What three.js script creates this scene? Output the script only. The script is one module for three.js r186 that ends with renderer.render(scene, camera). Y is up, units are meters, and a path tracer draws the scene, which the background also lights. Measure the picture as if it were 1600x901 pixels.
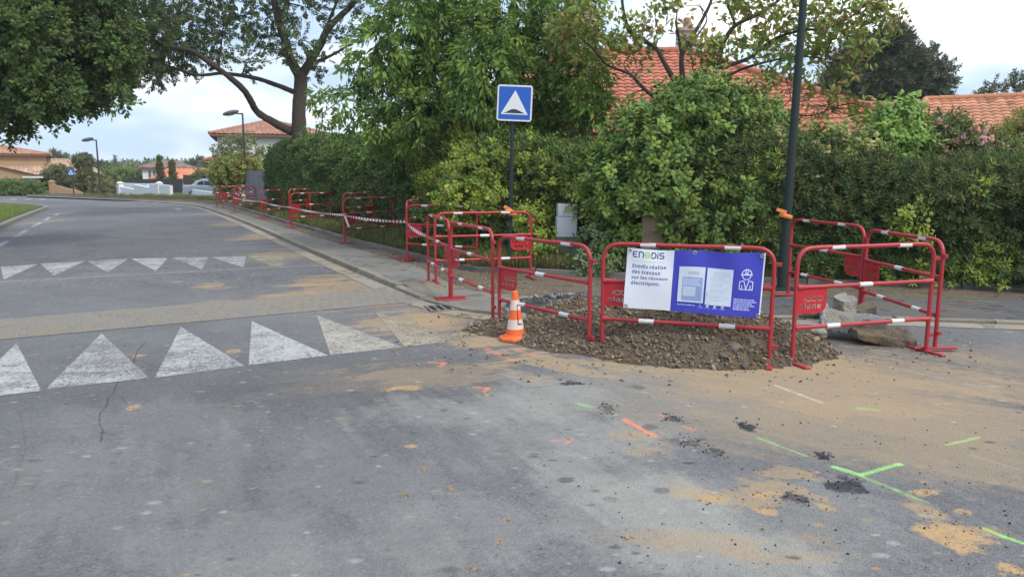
import * as THREE from 'three';
import { mergeGeometries, mergeVertices, toCreasedNormals } from 'three/addons/utils/BufferGeometryUtils.js';
import { RoundedBoxGeometry } from 'three/addons/geometries/RoundedBoxGeometry.js';

// ---------------------------------------------------------------- camera, sky, sun, exposure
const W = 1600, HH = 901, FOC = 1164, CAMH = 1.61, HORIZON = 274;
const PITCH = Math.atan((HH / 2 - HORIZON) / FOC);
const scene = new THREE.Scene();
const camera = new THREE.PerspectiveCamera(2 * Math.atan(HH / 2 / FOC) * 180 / Math.PI, W / HH, 0.05, 3000);
camera.position.set(0, CAMH, 0);
camera.rotation.x = -PITCH;
const renderer = new THREE.WebGLRenderer();
renderer.toneMapping = THREE.LinearToneMapping;
renderer.toneMappingExposure = 1.42;
renderer.shadowMap.enabled = true;

// value noise
const HASH = new Float32Array(65536);
{ let s = 12345; for (let i = 0; i < 65536; i++) { s = (Math.imul(s, 1664525) + 1013904223) >>> 0; HASH[i] = s / 4294967296; } }
const hash2 = (x, y) => HASH[((Math.imul(x, 374761) ^ Math.imul(y, 668265) ^ ((x * 31 + y * 17) << 3)) >>> 0) & 65535];
function noise2(x, y) {
  const xi = Math.floor(x), yi = Math.floor(y); let u = x - xi, v = y - yi; u = u * u * (3 - 2 * u); v = v * v * (3 - 2 * v);
  const a = hash2(xi, yi), b = hash2(xi + 1, yi), c = hash2(xi, yi + 1), d = hash2(xi + 1, yi + 1);
  return a + (b - a) * u + (c - a) * v + (a - b - c + d) * u * v;
}
function fbm(x, y, o = 4) { let s = 0, a = 0.5, t = 0; for (let i = 0; i < o; i++) { s += a * noise2(x, y); t += a; a *= 0.5; x = x * 2.03 + 17.3; y = y * 2.03 + 9.7; } return s / t; }
const noise3 = (x, y, z) => (noise2(x + z * 0.7 + 3.1, y - z * 0.35) + noise2(y + x * 0.41 + 40.7, z + 7.7) + noise2(z - y * 0.37 + 91.3, x + 3.3)) / 3;
function rng(seed) { let s = seed >>> 0; return () => { s = (s + 0x6d2b79f5) | 0; let t = Math.imul(s ^ (s >>> 15), 1 | s); t = (t + Math.imul(t ^ (t >>> 7), 61 | t)) ^ t; return ((t ^ (t >>> 14)) >>> 0) / 4294967296; }; }
const clamp = (x, a = 0, b = 1) => Math.min(b, Math.max(a, x));
const sstep = (a, b, x) => { const t = clamp((x - a) / (b - a)); return t * t * (3 - 2 * t); };
const lerp = (a, b, t) => a + (b - a) * t;

const SUN = new THREE.Vector3(0.55, 0.80, 0.32).normalize();
{ // broken bright cloud over pale blue
  const w = 1024, h = 512, data = new Float32Array(w * h * 4);
  for (let j = 0; j < h; j++) for (let i = 0; i < w; i++) {
    const el = (j + 0.5) / h * Math.PI - Math.PI / 2, az = (i + 0.5) / w * 2 * Math.PI;   // row 0 is v = 0: straight down
    const y = Math.sin(el), c = Math.cos(el), x = c * Math.cos(az - Math.PI), z = c * Math.sin(az - Math.PI);
    const o = (j * w + i) * 4, e = Math.max(y, 0);
    let r = lerp(0.50, 0.33, Math.pow(e, 0.6)), g = lerp(0.635, 0.50, Math.pow(e, 0.6)), b = lerp(0.77, 0.84, e);
    const k = 1 / (e + 0.16), u = x * k, v = z * k;
    let n = fbm(u * 0.9 + 5.2, v * 0.9 + 1.4, 6) * 0.65 + fbm(u * 2.6 + 9.1, v * 2.6 + 4.2, 5) * 0.35;
    const near = Math.max(0, x * SUN.x + y * SUN.y + z * SUN.z);
    let cov = sstep(0.40, 0.60, n + 0.10 * Math.pow(near, 2));
    const thick = fbm(u * 1.7 + 31, v * 1.7 + 12, 5);
    const cl = lerp(1.16, 0.84, sstep(0.4, 0.75, thick)) * (1 + 0.35 * Math.pow(near, 3));
    const mixc = cov * lerp(0.45, 0.95, sstep(0.02, 0.22, e + 0.10 * near));
    r = lerp(r, cl * 1.0, mixc); g = lerp(g, cl * 1.01, mixc); b = lerp(b, cl * 1.03, mixc);
    if (y < 0) { r = 0.25; g = 0.26; b = 0.24; }
    data[o] = r; data[o + 1] = g; data[o + 2] = b; data[o + 3] = 1;
  }
  const t = new THREE.DataTexture(data, w, h, THREE.RGBAFormat, THREE.FloatType);
  t.mapping = THREE.EquirectangularReflectionMapping; t.magFilter = THREE.LinearFilter; t.needsUpdate = true;
  scene.background = t; scene.environment = t;
}
const sun = new THREE.DirectionalLight(new THREE.Color(1, 0.94, 0.84), 1.5);
sun.position.copy(SUN).multiplyScalar(80); sun.target.position.set(0, 0, -15);
sun.castShadow = true; sun.shadow.radius = 22; sun.shadow.mapSize.set(4096, 4096);
Object.assign(sun.shadow.camera, { left: -60, right: 60, top: 60, bottom: -60, near: 1, far: 220 });
scene.add(sun, sun.target);

// ---------------------------------------------------------------- helpers
const V = (x, y, z) => new THREE.Vector3(x, y, z);
function ray(px, py) {
  const dx = (px - W / 2) / FOC, dy = -(py - HH / 2) / FOC, c = Math.cos(PITCH), s = Math.sin(PITCH);
  return V(dx, dy * c - s, -(c + dy * s));
}
const G = (px, py, h = 0) => { const r = ray(px, py); return r.multiplyScalar((h - CAMH) / r.y).add(V(0, CAMH, 0)); };     // where a pixel meets the level h
const P = (px, py, d) => { const r = ray(px, py); return r.multiplyScalar(d / -r.z).add(V(0, CAMH, 0)); };                // a pixel at distance d down the street
const used = new Map();
function numbered(name) { const n = used.get(name) ?? 0; used.set(name, n + 1); return n ? name + '_' + String(n).padStart(3, '0') : name; }
function fin(o) { o.castShadow = true; o.receiveShadow = true; return o; }
function tag(o, label, category, group, kind) { if (label) o.userData.label = label; if (category) o.userData.category = category; if (group) o.userData.group = group; if (kind) o.userData.kind = kind; return o; }
function thing(name, label, category, pos = V(0, 0, 0), turn = 0, group) {
  const o = new THREE.Group(); o.name = numbered(name); o.position.copy(pos); o.rotation.y = turn; scene.add(o); return tag(o, label, category, group);
}
function part(name, geo, mat, parent, label) { const m = fin(new THREE.Mesh(geo, mat)); m.name = name; parent.add(m); if (label) m.userData.label = label; return m; }
function structure(name, geo, mat, label) { const m = fin(new THREE.Mesh(geo, mat)); m.name = numbered(name); scene.add(m); return tag(m, label, name.replace(/_/g, ' '), null, 'structure'); }
function copyOf(src, pos, turn, label) { const c = src.clone(); c.name = numbered(src.name.replace(/_\d{3}$/, '')); c.userData = { ...src.userData }; if (label) c.userData.label = label; c.position.copy(pos); c.rotation.y = turn; scene.add(c); return c; }
const C = (r, g, b) => new THREE.Color().setRGB(r, g, b);
const mat = (r, g, b, rough = 0.8, extra = {}) => new THREE.MeshStandardMaterial({ color: C(r, g, b), roughness: rough, ...extra });
const box = (w, h, d, x = 0, y = 0, z = 0, r = 0) => (r ? new RoundedBoxGeometry(w, h, d, 2, r) : new THREE.BoxGeometry(w, h, d)).translate(x, y, z);
const clean = (g) => { const o = g.index ? g.toNonIndexed() : g; for (const k of Object.keys(o.attributes)) if (!['position', 'normal', 'uv', 'color'].includes(k)) o.deleteAttribute(k); return o; };
const merge = (list) => mergeGeometries(list.map(clean));
function canvasTex(w, h, draw, srgb = true) {
  const c = document.createElement('canvas'); c.width = w; c.height = h; draw(c.getContext('2d'), w, h);
  const t = new THREE.CanvasTexture(c); if (srgb) t.colorSpace = THREE.SRGBColorSpace; t.magFilter = THREE.LinearFilter; return t;
}
function noiseTex(n, f, wrap = true) { // grey bytes from f(u, v), tiling
  const d = new Uint8Array(n * n * 4);
  for (let j = 0; j < n; j++) for (let i = 0; i < n; i++) { const v = f(i / n, j / n), o = (j * n + i) * 4; const a = Array.isArray(v) ? v : [v, v, v]; d[o] = clamp(a[0]) * 255; d[o + 1] = clamp(a[1]) * 255; d[o + 2] = clamp(a[2]) * 255; d[o + 3] = 255; }
  const t = new THREE.DataTexture(d, n, n); t.magFilter = THREE.LinearFilter; if (wrap) t.wrapS = t.wrapT = THREE.RepeatWrapping; t.needsUpdate = true; return t;
}
const rep = (t, x, y = x) => { const c = t.clone(); c.repeat.set(x, y); c.wrapS = c.wrapT = THREE.RepeatWrapping; c.needsUpdate = true; return c; };
// tiling noise by wrapping the lattice
function tileNoise(u, v, n, s) {
  const x = u * n, y = v * n, xi = Math.floor(x), yi = Math.floor(y); let a = x - xi, b = y - yi; a = a * a * (3 - 2 * a); b = b * b * (3 - 2 * b);
  const m = (k) => ((k % n) + n) % n, h = (i, j) => hash2(m(i) + s * 131, m(j) + s * 57);
  const p = h(xi, yi), q = h(xi + 1, yi), r = h(xi, yi + 1), t = h(xi + 1, yi + 1);
  return p + (q - p) * a + (r - p) * b + (p - q - r + t) * a * b;
}
const grainBump = noiseTex(512, (u, v) => 0.55 * tileNoise(u, v, 160, 1) + 0.3 * tileNoise(u, v, 70, 2) + 0.15 * tileNoise(u, v, 250, 3));
const mottle = noiseTex(256, (u, v) => { const k = 0.78 + 0.22 * (0.4 * tileNoise(u, v, 6, 4) + 0.3 * tileNoise(u, v, 24, 5) + 0.3 * tileNoise(u, v, 110, 6)); return [k, k, k]; });
const dirtMap = noiseTex(512, (u, v) => { const f = 0.45 * tileNoise(u, v, 5, 21) + 0.3 * tileNoise(u, v, 13, 22) + 0.25 * tileNoise(u, v, 40, 23), g = tileNoise(u, v, 200, 24), s = sstep(0.48, 0.68, f + 0.25 * (g - 0.5)), k = 0.72 + 0.18 * tileNoise(u, v, 9, 25) + 0.16 * g, d = sstep(0.66, 0.72, 0.6 * tileNoise(u, v, 17, 26) + 0.4 * tileNoise(u, v, 60, 27)) * 0.35; return [k * lerp(0.95, 1.08, s) * (1 - d), k * lerp(0.95, 0.98, s) * (1 - d), k * lerp(0.97, 0.80, s) * (1 - d)]; });
const crackle = noiseTex(512, (u, v) => { const a = 0.5 * tileNoise(u, v, 180, 7) + 0.28 * tileNoise(u, v, 60, 8) + 0.22 * tileNoise(u, v, 14, 9); return a > 0.40 ? 1 : 0; });

// uv in metres on flat sheets
function sheet(points, y, holes) { // polygon of [x, z]
  const s = new THREE.Shape(points.map(([x, z]) => new THREE.Vector2(x, -z)));
  const g = new THREE.ShapeGeometry(s); g.rotateX(-Math.PI / 2); g.translate(0, y, 0);
  const p = g.attributes.position, uv = new Float32Array(p.count * 2); for (let i = 0; i < p.count; i++) { uv[i * 2] = p.getX(i); uv[i * 2 + 1] = p.getZ(i); }
  g.setAttribute('uv', new THREE.BufferAttribute(uv, 2)); return g;
}
function ribbon(A, B) { // strip between two rows of Vector3
  const pos = [], uv = [], idx = [];
  A.forEach((a, i) => { const b = B[i]; pos.push(a.x, a.y, a.z, b.x, b.y, b.z); uv.push(a.x, a.z, b.x, b.z); if (i) { const k = i * 2; idx.push(k - 2, k - 1, k, k, k - 1, k + 1); } });
  const g = new THREE.BufferGeometry(); g.setAttribute('position', new THREE.Float32BufferAttribute(pos, 3)); g.setAttribute('uv', new THREE.Float32BufferAttribute(uv, 2)); g.setIndex(idx); g.computeVertexNormals();
  if (g.attributes.normal.getY(0) < 0) { idx.reverse(); g.setIndex(idx); g.computeVertexNormals(); }
  return g;
}
function tube(pts, r, seg = 24, rad = 8, closed = false) { return new THREE.TubeGeometry(pts.length > 2 ? new THREE.CatmullRomCurve3(pts, closed, 'centripetal') : new THREE.LineCurve3(...pts), seg, r, rad, closed); }
function limb(pts, r0, r1, rad = 7, rough = 0.12, seed = 1) { // tapering branch
  const curve = new THREE.CatmullRomCurve3(pts, false, 'centripetal'), n = Math.max(4, (pts.length - 1) * 5), pos = [], uv = [], idx = [];
  const fr = curve.computeFrenetFrames(n, false);
  for (let i = 0; i <= n; i++) {
    const t = i / n, p = curve.getPointAt(t), r = lerp(r0, r1, Math.pow(t, 0.8));
    for (let k = 0; k <= rad; k++) {
      const a = k / rad * Math.PI * 2, q = r * (1 + rough * (hash2(i * 7 + seed, (k % rad) * 13 + seed) - 0.5) * 2);
      const v = fr.normals[i].clone().multiplyScalar(Math.cos(a) * q).addScaledVector(fr.binormals[i], Math.sin(a) * q).add(p);
      pos.push(v.x, v.y, v.z); uv.push(k / rad, t * 6);
      if (i && k) { const w = rad + 1, a0 = i * w + k; idx.push(a0 - w - 1, a0 - 1, a0 - w, a0 - w, a0 - 1, a0); }
    }
  }
  const g = new THREE.BufferGeometry(); g.setAttribute('position', new THREE.Float32BufferAttribute(pos, 3)); g.setAttribute('uv', new THREE.Float32BufferAttribute(uv, 2)); g.setIndex(idx); g.computeVertexNormals(); return g;
}
// ---------------------------------------------------------------- ground textures (world metres)
const px2 = (px, py) => { const g = G(px, py); return [g.x, g.z]; };
const SAND = [0.345, 0.25, 0.145], PALE = [0.285, 0.28, 0.25], OCHRE = [0.42, 0.275, 0.13], TAR = [0.022, 0.024, 0.03], BROWN = [0.27, 0.21, 0.14], LIME = [0.30, 0.66, 0.16], ORANGE = [0.78, 0.22, 0.10], DAMP = [0.07, 0.068, 0.06];
// soft areas of dust and soil: [px, py, radius x, radius y in pixels, colour, strength, break-up size (m), hardness]
const BLOTS = [
  [1020, 650, 420, 110, PALE, 0.38, 1.0, 0.1], [1150, 820, 420, 90, PALE, 0.30, 0.8, 0.15], [1250, 650, 420, 90, BROWN, 0.35, 0.8, 0.12], [560, 600, 260, 40, BROWN, 0.22, 0.6, 0.25],
  [1400, 610, 380, 85, BROWN, 0.8, 0.6, 0.18], [1250, 600, 260, 50, SAND, 0.5, 0.5, 0.2], [1500, 730, 260, 60, BROWN, 0.45, 0.5, 0.25], [1180, 660, 200, 50, BROWN, 0.35, 0.4, 0.25], [1250, 570, 200, 32, SAND, 0.75, 0.3, 0.4], [1500, 660, 220, 50, BROWN, 0.75, 0.4, 0.35], [1560, 560, 130, 30, BROWN, 0.35, 0.5, 0.3],
  [980, 572, 270, 24, SAND, 0.75, 0.25, 0.5], [780, 528, 120, 34, SAND, 0.85, 0.22, 0.5], [640, 505, 110, 24, SAND, 0.65, 0.2, 0.5], [690, 500, 70, 18, OCHRE, 0.4, 0.15, 0.6],
  [560, 452, 150, 34, SAND, 0.7, 0.3, 0.5], [480, 470, 190, 12, SAND, 0.55, 0.2, 0.55], [500, 440, 60, 12, OCHRE, 0.4, 0.2, 0.6], [470, 392, 90, 20, SAND, 0.55, 0.35, 0.45], [420, 368, 60, 12, SAND, 0.6, 0.4, 0.45], [370, 350, 60, 8, SAND, 0.45, 0.6, 0.45], [330, 334, 45, 5, SAND, 0.4, 0.8, 0.45],
  [870, 620, 130, 48, PALE, 0.55, 0.9, 0.2], [960, 690, 150, 55, PALE, 0.55, 0.9, 0.12], [900, 760, 110, 80, PALE, 0.5, 0.8, 0.12], [1030, 800, 170, 70, PALE, 0.7, 0.8, 0.15], [1080, 870, 230, 50, PALE, 0.65, 0.6, 0.2], [640, 650, 260, 40, PALE, 0.4, 0.5, 0.3], [480, 760, 330, 110, PALE, 0.17, 0.35, 0.5], [700, 840, 200, 70, PALE, 0.25, 0.3, 0.5], [90, 820, 300, 100, PALE, 0.17, 0.35, 0.5], [520, 890, 300, 60, PALE, 0.17, 0.3, 0.5], [250, 660, 300, 40, PALE, 0.17, 0.35, 0.5], [700, 590, 180, 26, SAND, 0.35, 0.25, 0.55], [1400, 690, 320, 70, BROWN, 0.6, 0.45, 0.25], [1560, 620, 180, 40, SAND, 0.5, 0.3, 0.5], [1330, 640, 200, 24, SAND, 0.5, 0.2, 0.5], [150, 730, 200, 60, PALE, 0.2, 0.7, 0.2], [330, 860, 200, 60, PALE, 0.22, 0.6, 0.2],
  [1100, 610, 160, 25, SAND, 0.4, 0.2, 0.5], [1170, 770, 120, 22, OCHRE, 0.42, 0.10, 0.7], [1220, 740, 70, 16, OCHRE, 0.4, 0.08, 0.85], [1130, 845, 170, 24, SAND, 0.45, 0.2, 0.35], [1240, 870, 150, 18, SAND, 0.45, 0.2, 0.35],
  [1490, 845, 46, 34, OCHRE, 0.95, 0.2, 0.8], [1450, 800, 30, 34, SAND, 0.7, 0.2, 0.6], [1290, 792, 26, 14, SAND, 0.9, 0.12, 0.8], [1112, 780, 30, 10, OCHRE, 0.85, 0.1, 0.8], [1195, 773, 24, 7, OCHRE, 0.9, 0.1, 0.85], [1205, 796, 18, 7, OCHRE, 0.8, 0.1, 0.85], [1445, 769, 28, 8, OCHRE, 0.8, 0.08, 0.85], [1550, 828, 60, 12, OCHRE, 0.55, 0.1, 0.8], [1580, 890, 30, 12, OCHRE, 0.9, 0.1, 0.8], [1505, 800, 14, 5, SAND, 0.8, 0.1, 0.8], [1370, 888, 10, 3, ORANGE, 0.4, 0.08, 0.8], [1000, 680, 60, 12, SAND, 0.5, 0.08, 0.75], [1010, 705, 50, 10, SAND, 0.45, 0.08, 0.75],
  [642, 697, 18, 5, OCHRE, 0.95, 0.1, 0.8], [210, 636, 10, 6, SAND, 0.95, 0.1, 0.8], [635, 606, 30, 5, OCHRE, 0.7, 0.12, 0.7], [610, 608, 12, 4, OCHRE, 0.8, 0.1, 0.8], [830, 593, 22, 7, OCHRE, 0.6, 0.12, 0.7], [760, 616, 10, 4, OCHRE, 0.7, 0.1, 0.8], [215, 555, 12, 3, OCHRE, 0.8, 0.1, 0.8], [365, 548, 14, 4, SAND, 0.7, 0.1, 0.7], [330, 446, 30, 6, SAND, 0.7, 0.2, 0.6], [275, 440, 10, 2, SAND, 0.7, 0.2, 0.6], [780, 845, 8, 4, SAND, 0.9, 0.1, 0.8], [740, 888, 10, 4, SAND, 0.9, 0.1, 0.8], [665, 733, 8, 4, SAND, 0.5, 0.1, 0.8], [632, 774, 8, 3, OCHRE, 0.7, 0.1, 0.8], [705, 762, 8, 4, SAND, 0.7, 0.06, 0.8], [792, 810, 7, 3, SAND, 0.8, 0.08, 0.8], [980, 840, 12, 4, SAND, 0.7, 0.1, 0.8],
  [1168, 665, 18, 12, TAR, 1.0, 0.05, 0.9], [1290, 713, 18, 7, TAR, 0.95, 0.05, 0.9], [1320, 757, 42, 18, TAR, 0.95, 0.07, 0.85], [1240, 778, 28, 12, TAR, 0.9, 0.05, 0.85], [1052, 654, 20, 9, TAR, 0.95, 0.05, 0.85], [1000, 605, 18, 5, TAR, 0.6, 0.1, 0.5], [898, 599, 24, 3, TAR, 0.8, 0.06, 0.85], [950, 638, 18, 12, TAR, 0.55, 0.06, 0.85], [1115, 705, 26, 12, TAR, 0.65, 0.05, 0.88], [1075, 690, 30, 10, TAR, 0.45, 0.05, 0.88], [1018, 668, 16, 6, TAR, 0.5, 0.1, 0.4],
  [808, 752, 10, 4, DAMP, 0.8, 0.1, 0.4], [885, 750, 13, 4, DAMP, 0.8, 0.1, 0.4], [930, 766, 16, 5, DAMP, 0.6, 0.1, 0.4], [830, 772, 12, 4, DAMP, 0.5, 0.1, 0.4], [922, 789, 14, 5, DAMP, 0.6, 0.1, 0.4], [952, 780, 14, 6, DAMP, 0.5, 0.1, 0.4], [1035, 766, 12, 5, DAMP, 0.6, 0.1, 0.4], [720, 628, 8, 2.5, DAMP, 0.8, 0.1, 0.4], [694, 641, 7, 2.5, DAMP, 0.8, 0.1, 0.4], [705, 889, 20, 5, DAMP, 0.5, 0.1, 0.4], [1355, 812, 8, 4, BROWN, 0.7, 0.1, 0.5],
  [20, 366, 60, 6, BROWN, 0.6, 0.8, 0.35], [60, 347, 30, 5, BROWN, 0.55, 0.8, 0.35], [85, 334, 16, 3, BROWN, 0.5, 1.0, 0.35],
];
// sprayed lines and scratches: points, width (m), colour, strength
const LINES = [
  [[[975, 655], [1000, 668], [1025, 682]], 0.022, ORANGE, 0.75], [[[866, 688], [893, 686], [884, 693]], 0.016, ORANGE, 0.4], [[[742, 605], [763, 606], [757, 612]], 0.02, ORANGE, 0.6], [[[672, 566], [694, 567], [690, 572]], 0.02, ORANGE, 0.55], [[[1030, 647], [1045, 654]], 0.018, ORANGE, 0.35], [[[1068, 666], [1084, 671]], 0.018, ORANGE, 0.45],
  [[[1305, 730], [1345, 742], [1405, 725]], 0.020, LIME, 0.8], [[[1350, 745], [1400, 765], [1450, 785]], 0.015, LIME, 0.35], [[[1185, 684], [1215, 695], [1260, 712]], 0.013, LIME, 0.4], [[[1535, 824], [1570, 838], [1625, 858]], 0.015, LIME, 0.7], [[[1480, 695], [1505, 689], [1530, 683]], 0.014, LIME, 0.45], [[[903, 630], [920, 635]], 0.03, LIME, 0.35], [[[1345, 638], [1370, 640]], 0.03, LIME, 0.3],
  [[[440, 476], [520, 472], [610, 470]], 0.05, ORANGE, 0.35], [[[500, 482], [580, 478], [655, 474]], 0.05, ORANGE, 0.3], [[[455, 473], [560, 467]], 0.05, LIME, 0.3], [[[560, 478], [640, 468]], 0.04, LIME, 0.3], [[[760, 545], [800, 562]], 0.035, ORANGE, 0.35], [[[800, 543], [835, 556]], 0.035, ORANGE, 0.3], [[[480, 455], [500, 462]], 0.05, ORANGE, 0.3],
  [[[1212, 602], [1250, 616], [1285, 629]], 0.016, [0.5, 0.47, 0.42], 0.6], [[[1400, 575], [1470, 590], [1560, 612]], 0.03, PALE, 0.4], [[[1520, 712], [1600, 735]], 0.02, PALE, 0.5],
  [[[226, 535], [214, 548], [208, 566], [198, 580], [188, 590], [182, 600], [176, 614], [168, 622], [165, 636], [156, 645], [154, 660], [160, 672], [157, 690]], 0.005, TAR, 0.8], [[[182, 556], [198, 560], [208, 566], [222, 562], [232, 568]], 0.005, TAR, 0.7], [[[176, 614], [190, 620], [196, 630]], 0.004, TAR, 0.6], [[[310, 590], [322, 575], [318, 560], [330, 548]], 0.004, TAR, 0.5], [[[520, 636], [640, 624], [760, 612], [870, 602]], 0.008, TAR, 0.45], [[[500, 465], [560, 462], [640, 460]], 0.01, TAR, 0.4], [[[30, 642], [40, 700], [20, 760]], 0.006, TAR, 0.3], [[[100, 690], [190, 676], [260, 650]], 0.006, TAR, 0.25],
  [[[0, 440], [150, 432], [300, 424], [440, 417], [520, 414]], 0.07, [0.27, 0.255, 0.22], 0.7],
].map(([p, ...r]) => [p.map(([x, y]) => px2(x, y)), ...r]);
function groundTexture(x0, x1, z0, z1, w, h) {
  const A = new Float32Array(w * h * 3), mx = (x1 - x0) / w, mz = (z1 - z0) / h;
  for (let j = 0; j < h; j++) for (let i = 0; i < w; i++) {
    const x = x0 + (i + 0.5) * mx, z = z1 - (j + 0.5) * mz, o = (j * w + i) * 3;
    const big = fbm(x * 0.35 + 3, z * 0.35 + 8, 3), mid = fbm(x * 2.3, z * 2.3, 3), fine = hash2(i * 3 + 11, j * 5 + 7), f2 = noise2(x * 60, z * 60);
    let k = 0.132 * (0.58 + 0.52 * big + 0.30 * mid) * (0.72 + 0.30 * fine + 0.26 * f2);
    if (fine > 0.985) k *= 1.6; else if (fine < 0.03) k *= 0.55;
    const streak = fbm(x * 1.1 + z * 0.6, (z * 0.9 - x * 0.5) * 5, 3); k *= 0.92 + 0.16 * streak;
    A[o] = k * 1.0; A[o + 1] = k; A[o + 2] = k * 1.015;
  }
  const put = (o, c, a) => { for (let q = 0; q < 3; q++) A[o + q] += (c[q] - A[o + q]) * a; };
  BLOTS.forEach(([px, py, rx, ry, col, str, scale, hard], n) => {
    const stretch = col !== TAR && col !== DAMP && rx > 16, pale = col === PALE, ux = pale ? 0.45 : px > 900 ? 0.74 : 0.88, uz = pale ? 0.89 : px > 900 ? 0.67 : -0.47;
    const c = G(px, py), sx = Math.abs(G(px + 1, py).x - c.x), zf = G(px, py - ry).z, zn = G(px, Math.min(py + ry, 1200)).z, R = rx * sx, Z = (zn - zf) / 2, cz = (zn + zf) / 2;
    const i0 = Math.max(0, Math.floor((c.x - R * 1.5 - x0) / mx)), i1 = Math.min(w - 1, Math.ceil((c.x + R * 1.5 - x0) / mx));
    const j0 = Math.max(0, Math.floor((z1 - cz - Z * 1.5) / mz)), j1 = Math.min(h - 1, Math.ceil((z1 - cz + Z * 1.5) / mz));
    for (let j = j0; j <= j1; j++) for (let i = i0; i <= i1; i++) {
      const x = x0 + (i + 0.5) * mx, z = z1 - (j + 0.5) * mz, st = stretch ? (x * ux + z * uz) * 0.42 : x, tt = stretch ? (-x * uz + z * ux) * 1.5 : z, wob = 1.0 * (fbm(st / scale * 0.7 + n * 7, tt / scale * 0.7, 4) - 0.5);
      const d = Math.hypot((x - c.x) / R, (z - cz) / Z) + wob; if (d > 1.3) continue;
      const nA = fbm(st / scale + n * 13, tt / scale + 5, 5), g2 = hash2(i * 3 + n, j * 7 + n), nB = 0.42 * noise2(x * 19 + n, z * 19) + 0.33 * noise2(x * 55 + n * 5, z * 55) + 0.25 * g2, nC = fbm((x * ux + z * uz) * 2.2 + n, (-x * uz + z * ux) * 16, 3);
      const m = sstep(1.25, 0.1, d) * 1.1 + (nA - 0.5) * lerp(1.1, 1.8, hard) + (nB - 0.5) * lerp(0.45, 0.95, hard) + (stretch ? (nC - 0.5) * 0.7 : 0);
      const a = sstep(lerp(0.12, 0.40, hard), lerp(1.05, 0.80, hard), m) * (0.55 + 0.75 * nB);
      put((j * w + i) * 3, col, clamp(a * str * (col === TAR || col === DAMP ? 1 : 1.12)));
    }
  });
  LINES.forEach(([pts, wd, col, str], n) => {
    for (let s = 1; s < pts.length; s++) {
      const [ax, az] = pts[s - 1], [bx, bz] = pts[s], m = wd * 2 + 0.02;
      const i0 = Math.max(0, Math.floor((Math.min(ax, bx) - m - x0) / mx)), i1 = Math.min(w - 1, Math.ceil((Math.max(ax, bx) + m - x0) / mx));
      const j0 = Math.max(0, Math.floor((z1 - Math.max(az, bz) - m) / mz)), j1 = Math.min(h - 1, Math.ceil((z1 - Math.min(az, bz) + m) / mz));
      const L2 = (bx - ax) ** 2 + (bz - az) ** 2;
      for (let j = j0; j <= j1; j++) for (let i = i0; i <= i1; i++) {
        const x = x0 + (i + 0.5) * mx, z = z1 - (j + 0.5) * mz, t = clamp(((x - ax) * (bx - ax) + (z - az) * (bz - az)) / L2);
        const d = Math.hypot(x - ax - t * (bx - ax), z - az - t * (bz - az)) + (noise2(x * 14 + n, z * 14) - 0.5) * wd * 0.8;
        let a = sstep(wd * 1.5, wd * 0.45, d) * (0.55 + 0.6 * noise2(x * 45 + n * 3, z * 45)); put((j * w + i) * 3, col, clamp(a * str));
      }
    }
  });
  // small crumbs of soil carried over the road
  const R = rng(77), area = (x1 - x0) * (z1 - z0);
  for (let n = 0; n < Math.min(7000, area * 50); n++) {
    const x = lerp(x0, x1, R()), z = lerp(z0, z1, R()), r = 0.004 + 0.026 * Math.pow(R(), 4), col = R() < 0.55 ? SAND : R() < 0.5 ? [0.4, 0.39, 0.36] : TAR, str = 0.4 + 0.5 * R(), el = 1 + R();
    const i0 = Math.floor((x - r * el - x0) / mx), i1 = Math.ceil((x + r * el - x0) / mx), j0 = Math.floor((z1 - z - r) / mz), j1 = Math.ceil((z1 - z + r) / mz);
    for (let j = Math.max(0, j0); j <= Math.min(h - 1, j1); j++) for (let i = Math.max(0, i0); i <= Math.min(w - 1, i1); i++) {
      const d = Math.hypot((x0 + (i + 0.5) * mx - x) / (r * el), (z1 - (j + 0.5) * mz - z) / r); if (d < 1) put((j * w + i) * 3, col, str * (1 - d * d) * (0.5 + 0.5 * hash2(i, j)));
    }
  }
  const D = new Uint8Array(w * h * 4), enc = (l) => Math.round(255 * (l <= 0.0031308 ? 12.92 * l : 1.055 * Math.pow(clamp(l), 1 / 2.4) - 0.055));
  for (let j = 0; j < h; j++) for (let i = 0; i < w; i++) { const o = (j * w + i) * 3, q = ((h - 1 - j) * w + i) * 4; D[q] = enc(A[o]); D[q + 1] = enc(A[o + 1]); D[q + 2] = enc(A[o + 2]); D[q + 3] = 255; }
  const t = new THREE.DataTexture(D, w, h); t.colorSpace = THREE.SRGBColorSpace; t.magFilter = THREE.LinearFilter; t.needsUpdate = true; return t;
}
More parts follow.
